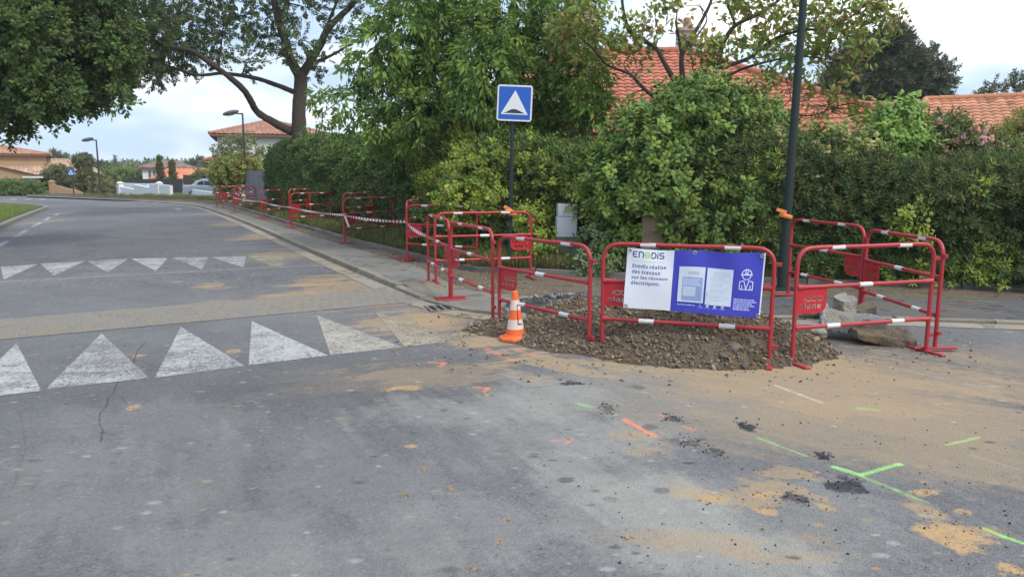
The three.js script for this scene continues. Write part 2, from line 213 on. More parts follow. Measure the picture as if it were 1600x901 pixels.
// ---------------------------------------------------------------- ground, road, pavements
const grassMat = new THREE.MeshStandardMaterial({ color: C(0.085, 0.115, 0.03), roughness: 1, map: rep(mottle, 0.35), bumpMap: rep(grainBump, 0.8), bumpScale: 0.03 });
structure('ground', sheet([[-900, 60], [900, 60], [900, -1800], [-900, -1800]], -0.12), grassMat, 'flat grassy ground around the streets');
const road = new THREE.Group(); road.name = numbered('road'); scene.add(road); tag(road, 'worn grey asphalt road stained with sandy soil', 'road', null, 'structure');
function asphalt(x0, x1, z0, z1, w, h, y) {
  const g = new THREE.PlaneGeometry(x1 - x0, z1 - z0).rotateX(-Math.PI / 2).translate((x0 + x1) / 2, y, (z0 + z1) / 2);
  const p = g.attributes.position, a = [], b = []; for (let i = 0; i < p.count; i++) { a.push((p.getX(i) - x0) / (x1 - x0), (p.getZ(i) - z0) / (z1 - z0)); b.push(p.getX(i), p.getZ(i)); }
  g.setAttribute('uv', new THREE.Float32BufferAttribute(a, 2)); g.setAttribute('uv1', new THREE.Float32BufferAttribute(b, 2));
  const bump = rep(grainBump, 1.1); bump.channel = 1;
  return part('asphalt', g, new THREE.MeshStandardMaterial({ map: groundTexture(x0, x1, z0, z1, w, h), roughness: 0.9, bumpMap: bump, bumpScale: 0.006 }), road);
}
asphalt(-8, 8, -10.6, -2.0, 2048, 1400, 0);
asphalt(-52, 8, -64, -10.6, 2048, 1024, 0);
const plainAsphalt = new THREE.MeshStandardMaterial({ color: C(0.125, 0.126, 0.132), roughness: 0.92, map: rep(mottle, 0.3), bumpMap: rep(grainBump, 1.1), bumpScale: 0.006 });
part('asphalt', sheet([[-52, 25], [8, 25], [8, -2], [-52, -2]], 0), plainAsphalt, road);
part('asphalt', sheet([[-52, -2], [-8, -2], [-8, -10.6], [-52, -10.6]], 0), plainAsphalt, road);
part('asphalt', sheet([[8, 25], [45, 25], [45, -10.6], [8, -10.6]], 0), plainAsphalt, road);
part('asphalt', sheet([[-140, 25], [-52, 25], [-52, -64], [-140, -64]], 0), plainAsphalt, road);

// worn white paint: thin sheets with the wear eaten out of them
const paintWear = (seed, amount) => canvasTex(512, 512, (c, w, h) => {
  const im = c.createImageData(w, h);
  for (let j = 0; j < h; j++) for (let i = 0; i < w; i++) {
    const u = i / w, v = j / h, n = 0.40 * hash2(i + seed * 97, j) + 0.22 * noise2(i / 5 + seed * 31, j / 5) + 0.38 * fbm(u * 7 + seed * 5, v * 7, 4), crack = Math.abs(fbm(u * 5 + seed, v * 5 + 3, 4) - 0.5);
    const a = clamp((n - amount) * 9 + 0.5) * (crack < 0.006 ? 0.2 : 1); im.data[(j * w + i) * 4] = im.data[(j * w + i) * 4 + 1] = im.data[(j * w + i) * 4 + 2] = a * 255; im.data[(j * w + i) * 4 + 3] = 255;
  }
  c.putImageData(im, 0, 0);
}, false);
const paints = [[1, 0.39], [2, 0.45], [3, 0.37], [4, 0.49]].map(([s, a]) => {
  const t = paintWear(s, a); t.wrapS = t.wrapT = THREE.RepeatWrapping; t.repeat.set(0.5, 0.5);
  return new THREE.MeshStandardMaterial({ color: C(0.44, 0.44, 0.43), roughness: 0.8, alphaMap: t, transparent: true, map: rep(mottle, 0.7) });
});
const sandyPaint = new THREE.MeshStandardMaterial({ color: C(0.41, 0.355, 0.26), roughness: 0.85, alphaMap: paints[1].alphaMap, transparent: true, map: rep(mottle, 0.7) });
const palePaint = new THREE.MeshStandardMaterial({ color: C(0.43, 0.40, 0.34), roughness: 0.85, alphaMap: paints[0].alphaMap, transparent: true, map: rep(mottle, 0.7) });
const mark = (pts, m, name = 'painted_triangle') => { const g = sheet(pts.map(([x, y]) => px2(x, y)), 0.004); const o = part(name, g, m, road); o.castShadow = false; return o; };
// near side of the raised table
mark([[-66, 626], [64, 611], [25, 536]], paints[2]); mark([[-150, 640], [-72, 631], [-106, 556]], paints[1]);
mark([[70, 609], [232, 591], [158, 521]], paints[3]); mark([[241, 591], [382, 572], [282, 511]], paints[1]);
mark([[388, 571], [513, 556], [393, 502]], paints[2]); mark([[516, 555], [630, 543], [495, 493]], palePaint); mark([[632, 542], [742, 531], [586, 488]], sandyPaint);
// far side
mark([[0, 417], [58, 413], [5, 437]], paints[2]); mark([[-60, 422], [-3, 418], [-68, 441]], paints[2]); mark([[62, 412], [131, 408.5], [84, 431]], paints[0]); mark([[136, 408], [200, 404.5], [167, 426]], paints[1]); mark([[204, 404.3], [262, 403], [243, 423.5]], paints[2]);
mark([[268, 402.8], [325, 402], [315, 421]], paints[1]); mark([[330, 401.8], [384, 400.8], [380, 418]], paints[0]); mark([[386, 400.7], [441, 399.5], [444, 415], [424, 416]], sandyPaint);
// broken edge line on the far kerb, crossing marks beyond the bend
for (const q of [[[0, 385.5], [15, 377.5], [8, 376], [-10, 383]], [[19, 370.5], [31, 369], [45, 359], [38, 358]], [[46, 354.5], [54, 354], [66, 347.5], [60, 347]], [[66, 344.5], [74, 344], [80, 339.5], [74, 339]], [[82, 337], [88, 336.8], [93, 333.2], [88, 333.2]], [[-40, 405], [-26, 404], [-2, 388], [-12, 387]]]) mark(q, paints[0], 'painted_dash');
for (const x of [18, 42, 64]) mark([[x - 6, 312.2], [x + 5, 312], [x + 8, 310.6], [x - 1, 310.8]], paints[0], 'painted_dash');
mark([[272, 326], [284, 328.5], [280, 325.5], [271, 324.5]], paints[0], 'painted_dash');

// band of setts across the table: each block is a piece
{
  const A = G(0, 531), B = G(668, 470), C2 = G(0, 499.5), u = B.clone().sub(A).normalize(), n = V(u.z, 0, -u.x); if (n.dot(C2.clone().sub(A)) < 0) n.negate();
  const wide = Math.abs(C2.clone().sub(A).dot(n)), rows = Math.max(4, Math.round(wide / 0.2)), rl = wide / rows, len = B.distanceTo(A) - 0.05, R = rng(5);
  const bed = ribbon([A.clone().addScaledVector(u, -3), B].map((p) => p.clone().setY(0.006)), [A.clone().addScaledVector(u, -3), B].map((p) => p.clone().addScaledVector(n, wide).setY(0.006)));
  part('sett_bed', bed, mat(0.27, 0.235, 0.18, 1, { map: rep(mottle, 1.5) }), road);
  const mats = [[0.285, 0.265, 0.225], [0.30, 0.27, 0.22], [0.27, 0.255, 0.225], [0.31, 0.27, 0.205], [0.285, 0.27, 0.24]].map(([r, g, b]) => mat(r, g, b, 0.9, { map: rep(mottle, 2), bumpMap: rep(grainBump, 3), bumpScale: 0.004 }));
  const base = [0, 1, 2].map((k) => { const g = new RoundedBoxGeometry(0.112 - k * 0.004, 0.05, rl - 0.014 - k * 0.003, 1, 0.008); return g; });
  const list = []; for (let r = 0; r < rows; r++) for (let k = -24; k < len / 0.124; k++) list.push([r, k, (k + (r % 2) * 0.5) * 0.124 + 0.06]);
  const seen = list.map(([r, k, t]) => [A.clone().addScaledVector(u, t).addScaledVector(n, (r + 0.5) * rl), r]).filter(([p, r]) => p.clone().sub(A).dot(u) < len);
  seen.sort((p, q) => Math.abs(p[0].z) + (p[0].x / p[0].z > 0.7 ? 9 : 0) - Math.abs(q[0].z) - (q[0].x / q[0].z > 0.7 ? 9 : 0));
  const rest = [], ang = Math.atan2(-u.z, u.x);
  seen.forEach(([p], i) => {
    const dy = -0.017 + 0.005 * R(), ta = (R() - 0.5) * 0.04, m = mats[Math.floor(R() * 5)], g = base[Math.floor(R() * 3)], rx = (R() - 0.5) * 0.03;
    if (i < 300) { const o = part('sett', g, m, road); o.position.set(p.x, dy, p.z); o.rotation.set(rx, ang + ta, 0, 'YXZ'); } else rest.push(clean(g.clone()).rotateY(ang + ta).translate(p.x, dy, p.z));
  });
  if (rest.length) tag(part('setts', mergeGeometries(rest), mats[1], road), 'remaining grey paving setts of the band', null, null, 'stuff');
}

// pavement along the garden: kerb line, inner edge, garden border, matched station by station
const st = [
  [[40, 307.5], [40, 306.5], [40, 305.5]], [[110, 310], [110, 309], [110, 308]], [[180, 313.6], [180, 312], [180, 310.6]], [[245, 317.2], [255, 315], [262, 312.8]],
  [[300, 322], [316, 318.3], [328, 315.8]], [[345, 335], [364, 331], [372, 326]], [[400, 357], [425, 349], [434, 345]], [[450, 380], [482, 367], [494, 362]], [[500, 402], [556, 389], [563, 382]], [[600, 445], [648, 416], [652, 404]], [[672, 474], [735, 450], [742, 424]],
].map((r) => r.map(([x, y], i) => { const g = G(x, y, i ? 0.08 : 0); return [g.x, g.z]; }));
st.push([[-0.25, -8.5], [0.3, -9.7], [0.5, -11.6]], [[1.2, -8.2], [1.5, -9.7], [1.9, -11.1]], [[3.9, -8.2], [4.2, -9.6], [4.2, -10.55]], [[5.4, -7.95], [5.9, -9.5], [6.0, -10.15]], [[12, -6.6], [12.5, -7.9], [12.7, -8.4]], [[30, -3], [30.5, -4.3], [30.7, -4.8]]);
const N = 160, curveOf = (k) => new THREE.CatmullRomCurve3(st.map((s) => V(s[k][0], 0, s[k][1])), false, 'centripetal');
const cK = curveOf(0), cM = curveOf(1), cG = curveOf(2);
const rowAt = (c) => Array.from({ length: N + 1 }, (_, i) => c.getPoint(i / N));
const K = rowAt(cK), M = rowAt(cM), GB = rowAt(cG);
const lift = (p) => lerp(0.09, 0.035, sstep(-11.5, -9.2, p.z)) ;      // the kerb drops towards the corner
const out = (row, i) => { const a = row[Math.max(0, i - 1)], b = row[Math.min(N, i + 1)], d = b.clone().sub(a).normalize(); return V(d.z, 0, -d.x); };   // towards the garden
const K2 = K.map((p, i) => { const o = out(K, i); if (o.dot(GB[i].clone().sub(p)) < 0) o.negate(); return p.clone().addScaledVector(o, 0.14); });
const K0 = K.map((p, i) => { const o = out(K, i); if (o.dot(GB[i].clone().sub(p)) < 0) o.negate(); return p.clone().addScaledVector(o, -0.26); });
const concrete = new THREE.MeshStandardMaterial({ color: C(0.33, 0.30, 0.245), roughness: 0.9, map: rep(dirtMap, 0.31), bumpMap: rep(grainBump, 1.6), bumpScale: 0.004 });
const greyPave = new THREE.MeshStandardMaterial({ color: C(0.235, 0.225, 0.20), roughness: 0.92, map: rep(dirtMap, 0.23), bumpMap: rep(grainBump, 1.2), bumpScale: 0.005 });
const darkPave = new THREE.MeshStandardMaterial({ color: C(0.12, 0.12, 0.123), roughness: 0.92, map: rep(dirtMap, 0.23), bumpMap: rep(grainBump, 1.1), bumpScale: 0.006 });
const soilMat = new THREE.MeshStandardMaterial({ color: C(0.19, 0.155, 0.11), roughness: 1, map: rep(dirtMap, 0.5), bumpMap: rep(grainBump, 0.9), bumpScale: 0.02 });
const cut = Math.round(N * 11.2 / 16);   // station of the corner
structure('gutter', ribbon(K0.map((p) => p.clone().setY(0.005)), K.map((p) => p.clone().setY(0.009))), concrete, 'pale concrete gutter strip along the road edge');
structure('pavement', ribbon(K2.slice(0, cut + 1).map((p) => p.clone().setY(lift(p) - 0.004)), M.slice(0, cut + 1).map((p) => p.clone().setY(lift(p)))), greyPave, 'grey pavement running along the road');
structure('pavement', ribbon(K2.slice(cut).map((p) => p.clone().setY(lift(p) - 0.004)), M.slice(cut).map((p) => p.clone().setY(lift(p)))), darkPave, 'dark asphalt pavement in front of the trimmed hedge');
structure('dirt_strip', ribbon(M.map((p) => p.clone().setY(lift(p) + 0.001)), GB.map((p) => p.clone().setY(0.075))), soilMat, 'bare gravelly soil strip between pavement and garden edging');
{ // sprayed survey lines on the dark pavement
  const pv = scene.getObjectByName('pavement_001'), sm = (c) => new THREE.MeshStandardMaterial({ color: C(...c), roughness: 0.8, alphaMap: paints[3].alphaMap, transparent: true }), gm = sm([0.12, 0.42, 0.10]), om = sm([0.62, 0.15, 0.06]);
  for (const [a, b, m] of [[[1285, 459], [1330, 461], gm], [[1395, 464], [1470, 470], gm], [[1480, 467], [1555, 471], gm], [[1300, 466], [1330, 465], om], [[1425, 467], [1462, 471], om], [[1478, 472], [1530, 474], om], [[1510, 470], [1568, 476], om], [[1465, 480], [1488, 482], om], [[1552, 487], [1575, 490], om]]) { const p = G(...a, 0.05), r = G(...b, 0.05), o = part('spray_line', ribbon([p.clone().setY(0.046), r.clone().setY(0.046)], [p.clone().add(V(0.02, 0, 0.05)).setY(0.046), r.clone().add(V(0.02, 0, 0.05)).setY(0.046)]), m, pv); o.castShadow = false; }
}
{
  const kerb = new THREE.Group(); kerb.name = numbered('kerb'); scene.add(kerb); tag(kerb, 'low concrete kerb of the pavement', 'kerb', null, 'structure');
  const edging = new THREE.Group(); edging.name = numbered('garden_edging'); scene.add(edging); tag(edging, 'raised concrete edging at the foot of the hedge', 'edging', null, 'structure');
  const kerbMats = [0.9, 1, 1.1].map((k) => { const m = concrete.clone(); m.color.multiplyScalar(k); return m; });
  const greyer = [0.75, 0.9, 1.0].map((k) => mat(0.235 * k, 0.22 * k, 0.195 * k, 0.95, { map: rep(mottle, 0.8), bumpMap: rep(grainBump, 1.6), bumpScale: 0.006 }));
  const R = rng(9);
  const stones = (curve, w, top, bottom, name, parent, mats, off, stop) => {
    const L = curve.getLength(), n = Math.floor(L / 1.0), pts = curve.getSpacedPoints(n);
    for (let i = 1; i < pts.length; i++) {
      const a = pts[i - 1], b = pts[i]; if (a.x > 13 || a.x < -40) continue; const m = a.clone().add(b).multiplyScalar(0.5), d = b.clone().sub(a), h = top(m) - bottom;
      const g = new RoundedBoxGeometry(d.length() - 0.012, h, w, 1, 0.012), o = part(name, g, mats[Math.floor(R() * 3)], parent), ang = Math.atan2(-d.z, d.x), side = V(d.z, 0, -d.x).normalize();
      if (side.dot(V(0.3, 0, -0.4)) < 0) side.negate();
      o.position.set(m.x + side.x * off, bottom + h / 2 + (R() - 0.5) * 0.006, m.z + side.z * off); o.rotation.y = ang + (R() - 0.5) * 0.008;
    }
  };
  stones(cK, 0.13, (p) => lift(p) + 0.006, -0.06, 'kerb_stone', kerb, kerbMats, 0.07);
  stones(cG, 0.10, (p) => lerp(0.17, 0.15, sstep(-14, -10, p.z)), -0.02, 'edging_stone', edging, greyer, 0.05);
}
// garden bank behind the edging
const far = GB.map((p, i) => { const o = out(GB, i); if (o.dot(GB[i].clone().sub(K[i])) < 0) o.negate(); return [p.clone().addScaledVector(o, 0.1).setY(0.10), p.clone().addScaledVector(o, 2.2).setY(0.22)]; });
structure('garden_bank', ribbon(far.map((f) => f[0]), far.map((f) => f[1])), new THREE.MeshStandardMaterial({ color: C(0.10, 0.088, 0.05), roughness: 1, map: rep(mottle, 0.7), bumpMap: rep(grainBump, 0.8), bumpScale: 0.03 }), 'earth bank with weeds under the hedge');
structure('garden_ground', sheet([[-9, -30], [0.4, -13], [4, -11.6], [13, -9.5], [45, -2], [60, -60], [-20, -60], [-16.5, -46]], 0.02), grassMat, 'garden ground behind the hedge');
// the verge across the road
{
  const vp = [[0, 357], [25, 345.5], [50, 335.5], [66, 329], [72, 326.5], [66, 324.6], [40, 322], [0, 319.5]].map(([x, y]) => px2(x, y));
  const ring = [[-9, -9.8], [-11.6, -15.2], ...vp, [-60, -40], [-60, -9.8]];
  const g = new THREE.ExtrudeGeometry(new THREE.Shape(ring.map(([x, z]) => new THREE.Vector2(x, -z))), { depth: 0.12, bevelEnabled: false }).rotateX(-Math.PI / 2);
  structure('verge', g, grassMat, 'grass verge inside the bend of the road');
  const kg = new THREE.Group(); kg.name = numbered('kerb'); scene.add(kg); tag(kg, 'grey kerb around the grass verge', 'kerb', null, 'structure');
  const c = new THREE.CatmullRomCurve3(ring.slice(1, 10).map(([x, z]) => V(x, 0, z)), false, 'centripetal'), pts = c.getSpacedPoints(Math.floor(c.getLength() / 1.0));
  const km = mat(0.25, 0.235, 0.2, 0.95, { map: rep(mottle, 0.8) });
  for (let i = 1; i < pts.length; i++) { const a = pts[i - 1], b = pts[i], o = part('kerb_stone', new RoundedBoxGeometry(a.distanceTo(b) - 0.012, 0.2, 0.16, 1, 0.012), km, kg); o.position.copy(a).add(b).multiplyScalar(0.5).setY(0.035); o.rotation.y = Math.atan2(-(b.z - a.z), b.x - a.x); }
}
// lawn beyond the bend
structure('lawn', sheet([[100, 309], [180, 310.6], [262, 312.8], [328, 315.8], [372, 326], [434, 345], [470, 330], [420, 312], [360, 303], [200, 301], [150, 304]].map(([x, y]) => px2(x, y)), 0.06), grassMat, 'mown lawn strip in front of the low white walls');
// ---------------------------------------------------------------- buildings
const roofTex = (r, g, b) => new THREE.MeshStandardMaterial({ color: C(r, g, b), roughness: 0.85, vertexColors: true });
// tiled slope: eave corner o, u along the eave, v up the slope (Vector3, metres); poly in (u, v) metres; real waves and stepped courses
function tiles(o, eaveDir, slopeDir, poly, wave = 0.22, course = 0.34, amp = 0.035, seg = 6, seed = 1) {
  const eu = eaveDir.clone().normalize(), ev = slopeDir.clone().normalize(), en = eu.clone().cross(ev).normalize(); if (en.y < 0) en.negate();
  const us = poly.map((p) => p[0]), vs = poly.map((p) => p[1]), u0 = Math.min(...us), u1 = Math.max(...us), v0 = Math.min(...vs), v1 = Math.max(...vs);
  const span = (v) => { const xs = []; poly.forEach((p, i) => { const q = poly[(i + 1) % poly.length]; if ((p[1] <= v) !== (q[1] <= v)) xs.push(p[0] + (v - p[1]) / (q[1] - p[1]) * (q[0] - p[0])); }); return xs.length > 1 ? [Math.min(...xs), Math.max(...xs)] : null; };
  const pos = [], col = [], idx = [], step = wave / seg;
  for (let r = 0; v0 + r * course < v1 - 0.02; r++) {
    const va = v0 + r * course, vb = Math.min(va + course + 0.03, v1), s = span(Math.min((va + vb) / 2, v1 - 0.01)); if (!s) continue;
    const n = Math.max(1, Math.ceil((s[1] - s[0]) / step)), at = pos.length / 3;
    for (let k = 0; k <= n; k++) {
      const u = Math.min(s[0] + k * step, s[1]), ph = (u - u0) / wave, w = Math.abs(Math.cos(Math.PI * ph)) * amp, t = (0.78 + 0.40 * hash2(Math.round(ph) + seed * 51, r * 3 + seed)) * (0.80 + 0.36 * fbm(u * 0.9 + seed * 3, va * 0.9, 4)) * (hash2(Math.round(ph) * 7 + seed, r * 11) < 0.05 ? 0.62 : 1), hot = 0.94 + 0.12 * hash2(Math.round(ph) * 3 + seed, r + 9);
      for (const [v, h] of [[va, w + 0.028], [vb, w]]) { const p = o.clone().addScaledVector(eu, u).addScaledVector(ev, v).addScaledVector(en, h); pos.push(p.x, p.y, p.z); col.push(t, t * hot, t * hot * hot); }
      const p = o.clone().addScaledVector(eu, u).addScaledVector(ev, va).addScaledVector(en, w - 0.005); pos.push(p.x, p.y, p.z); col.push(t, t * hot, t * hot);
      if (k) { const a = at + (k - 1) * 3, b = a + 3; idx.push(a, b, a + 1, a + 1, b, b + 1, a + 2, b + 2, a, a, b + 2, b); }
    }
  }
  const g = new THREE.BufferGeometry(); g.setAttribute('position', new THREE.Float32BufferAttribute(pos, 3)); g.setAttribute('color', new THREE.Float32BufferAttribute(col, 3)); g.setIndex(idx);
  const f = g.toNonIndexed(); f.computeVertexNormals(); return f;
}
function capLine(a, b, r = 0.10) { // ridge tiles, half round, one after another
  const L = a.distanceTo(b), n = Math.max(1, Math.round(L / 0.4)), d = b.clone().sub(a).normalize(), gs = [];
  for (let i = 0; i < n; i++) { const g = new THREE.CylinderGeometry(r, r * 1.12, L / n + 0.04, 8, 1); g.applyQuaternion(new THREE.Quaternion().setFromUnitVectors(V(0, 1, 0), d)); g.translate(...a.clone().addScaledVector(d, (i + 0.5) * L / n).toArray()); gs.push(g); }
  return merge(gs);
}
const wallTex = (r, g, b) => new THREE.MeshStandardMaterial({ color: C(r, g, b), roughness: 0.95, map: rep(mottle, 2), bumpMap: rep(grainBump, 4), bumpScale: 0.003 });
// hip-roofed house in its own axes: x along the front, z towards the viewer; ridge from rx0 to rx1
function hipHouse(name, label, pos, turn, w, d, eave, ridge, rx0, rx1, wallM, roofM, o = {}) {
  const t = thing(name, label, 'house', pos, turn), ov = o.over ?? 0.45, x0 = -w / 2, x1 = w / 2, z0 = -d / 2, z1 = d / 2;
  part('wall', box(w, eave, d, 0, eave / 2, 0), wallM, t);
  const up = ridge - eave, run = d / 2 + ov, sl = Math.hypot(run, up);
  const roof = new THREE.Group(); roof.name = 'roof'; t.add(roof);
  const front = tiles(V(x0 - ov, eave, z1 + ov), V(1, 0, 0), V(0, up, -run), [[0, 0], [w + 2 * ov, 0], [rx1 - x0 + ov, sl], [rx0 - x0 + ov, sl]], o.wave, o.course, o.amp, o.seg, 1);
  const back = tiles(V(x1 + ov, eave, z0 - ov), V(-1, 0, 0), V(0, up, run), [[0, 0], [w + 2 * ov, 0], [x1 + ov - rx0, sl], [x1 + ov - rx1, sl]], o.wave, o.course, o.amp, o.seg, 2);
  const list = [front, back];
  const side = (x, rx, s) => { const rn = Math.abs(rx - x) ; if (rn < 0.2) return; const l = Math.hypot(rn, up); list.push(tiles(V(x, eave, s > 0 ? z1 + ov : z0 - ov), V(0, 0, -s), V(rx - x, up, 0), [[0, 0], [d + 2 * ov, 0], [run, l]], o.wave, o.course, o.amp, o.seg, 3)); };
  side(x0 - ov, rx0, -1); side(x1 + ov, rx1, 1);
  tag(part('tiles', merge(list), roofM, roof), 'courses of clay roof tiles', null, null, 'stuff');
  const cap = [capLine(V(rx0, ridge + 0.03, 0), V(rx1, ridge + 0.03, 0))];
  for (const [x, rx] of [[x0 - ov, rx0], [x1 + ov, rx1]]) for (const z of [z0 - ov, z1 + ov]) cap.push(capLine(V(x, eave + 0.03, z), V(rx, ridge + 0.03, 0)));
  const capM = new THREE.MeshStandardMaterial({ color: roofM.color.clone().multiplyScalar(0.9), roughness: 0.9 });
  part('ridge_tiles', merge(cap), capM, roof);
  part('eave', merge([box(w + 2 * ov, 0.14, 0.05, 0, eave - 0.09, z1 + ov - 0.03), box(w + 2 * ov, 0.14, 0.05, 0, eave - 0.09, z0 - ov + 0.03), box(0.05, 0.14, d + 2 * ov - 0.12, x0 - ov + 0.03, eave - 0.09, 0), box(0.05, 0.14, d + 2 * ov - 0.12, x1 + ov - 0.03, eave - 0.09, 0), box(w + 2 * ov - 0.12, 0.03, d + 2 * ov - 0.12, 0, eave - 0.05, 0)]), o.eaveM ?? mat(0.18, 0.09, 0.05, 0.8), roof);
  return t;
}
const windowM = mat(0.03, 0.035, 0.04, 0.15), frameM = mat(0.7, 0.7, 0.68, 0.6), shutterM = mat(0.35, 0.34, 0.36, 0.7);
function windowAt(t, x, y, z, w, h, ry = 0, fm = frameM) {
  const g = new THREE.Group(); g.name = 'window'; g.position.set(x, y, z); g.rotation.y = ry; t.add(g);
  part('pane', box(w - 0.08, h - 0.08, 0.02, 0, 0, 0.012), windowM, g);
  part('frame', merge([box(w, 0.06, 0.06, 0, h / 2 - 0.03, 0.02), box(w, 0.06, 0.08, 0, -h / 2 + 0.03, 0.03), box(0.06, h - 0.12, 0.06, -w / 2 + 0.03, 0, 0.02), box(0.06, h - 0.12, 0.06, w / 2 - 0.03, 0, 0.02), box(0.05, h - 0.12, 0.05, 0, 0, 0.02)]), fm, g);
}
// centre of a turned house from the pixel column and distance of its front corner (w > 0: right corner, w < 0: left corner)
const cornerAt = (px, dist, w, d, t) => { const c = P(px, 300, dist), x = w / 2, z = d / 2; return V(c.x - (x * Math.cos(t) + z * Math.sin(t)), 0, -dist - (-x * Math.sin(t) + z * Math.cos(t))); };
const redTile = roofTex(0.44, 0.155, 0.095), orangeTile = roofTex(0.52, 0.235, 0.125), cream = wallTex(0.62, 0.58, 0.52), beige = wallTex(0.43, 0.28, 0.16), whiteWall = wallTex(0.72, 0.72, 0.71);
{ // the bungalow behind the shrubs
  const t = hipHouse('bungalow', 'long bungalow with red tiled hip roof and chimney behind the shrubs', V(4.1, 0, -20.2), -0.06, 8.8, 8.6, 2.45, 4.8, -2.9, 0.45, cream, redTile, { wave: 0.19, course: 0.24, amp: 0.028 });
  const ch = part('chimney', merge([box(0.42, 0.95, 0.42, 0, 0.475, 0), box(0.54, 0.08, 0.54, 0, 0.99, 0)]), wallTex(0.5, 0.47, 0.44), t); ch.position.set(0.5, 4.4, -0.3);
  part('chimney_pot', new THREE.CylinderGeometry(0.09, 0.11, 0.3, 10).translate(0, 1.16, 0), mat(0.4, 0.2, 0.13), ch);
  const mast = part('antenna', merge([new THREE.CylinderGeometry(0.015, 0.015, 2.6, 6).translate(0, 1.3, 0), box(0.7, 0.012, 0.012, 0, 2.5, 0), box(0.012, 0.012, 0.5, 0.2, 2.5, 0), box(0.012, 0.012, 0.5, -0.2, 2.5, 0)]), mat(0.35, 0.36, 0.38, 0.5, { metalness: 0.7 }), t); mast.position.set(0.25, 4.6, -0.4);
  windowAt(t, 2.6, 1.6, 4.31, 1.2, 1.1); windowAt(t, -1.5, 1.5, 4.31, 1.4, 1.2);
}
{ const t = hipHouse('garage_wing', 'low red tiled wing with pale gutter beside the bungalow', V(10.3, 0, -24.5), -0.06, 6.0, 5.4, 2.45, P(1370, 165, 24.5).y, -2.9, 2.6, cream, redTile, { wave: 0.21, course: 0.30, amp: 0.03, eaveM: mat(0.55, 0.57, 0.6, 0.5) }); windowAt(t, 1.2, 1.6, 2.71, 1.0, 0.9); }
{
  const t = hipHouse('neighbour_house', 'tan house with a broad orange tiled roof and small white vent', V(18.4, 0, -21.4), -0.45, 12, 8.0, 2.4, P(1432, 157, 24).y, -6, 6, wallTex(0.55, 0.40, 0.28), orangeTile, { wave: 0.24, course: 0.34, amp: 0.035 });
  part('vent', box(0.26, 0.14, 0.30, 0, 0, 0, 0.03), mat(0.75, 0.75, 0.78, 0.4), t).position.set(-3.1, 3.3, 2.0); windowAt(t, -3.2, 1.4, 4.01, 1.2, 1.1);
}
{ // white two-storey house at the bend
  const t = hipHouse('white_house', 'white rendered house with orange hip roof behind the grey fence', cornerAt(344, 49.5, -7.0, 8, 0.33), 0.33, 7.0, 8, P(338, 209, 49.5).y, P(418, 186, 52).y, -0.4, 0.2, whiteWall, roofTex(0.40, 0.20, 0.13), { wave: 0.3, course: 0.4, amp: 0.05, seg: 4 });
  windowAt(t, 1.3, 3.3, 4.01, 1.0, 1.1); windowAt(t, -1.8, 1.3, 4.01, 1.4, 1.3);
  part('downpipe', new THREE.CylinderGeometry(0.05, 0.05, 4.2, 6).translate(-3.4, 2.15, 4.06), mat(0.5, 0.5, 0.5), t);
  const a = hipHouse('white_annexe', 'small white annexe with dark red eave left of the white house', cornerAt(330, 58, -3.4, 5, 0.37), 0.37, 3.4, 5, P(330, 251, 58).y, P(345, 240, 58).y, -0.6, 0.6, whiteWall, redTile, { wave: 0.3, course: 0.4, amp: 0.05, seg: 4 }); windowAt(a, 0, 1.5, 2.51, 0.9, 1.0);
}
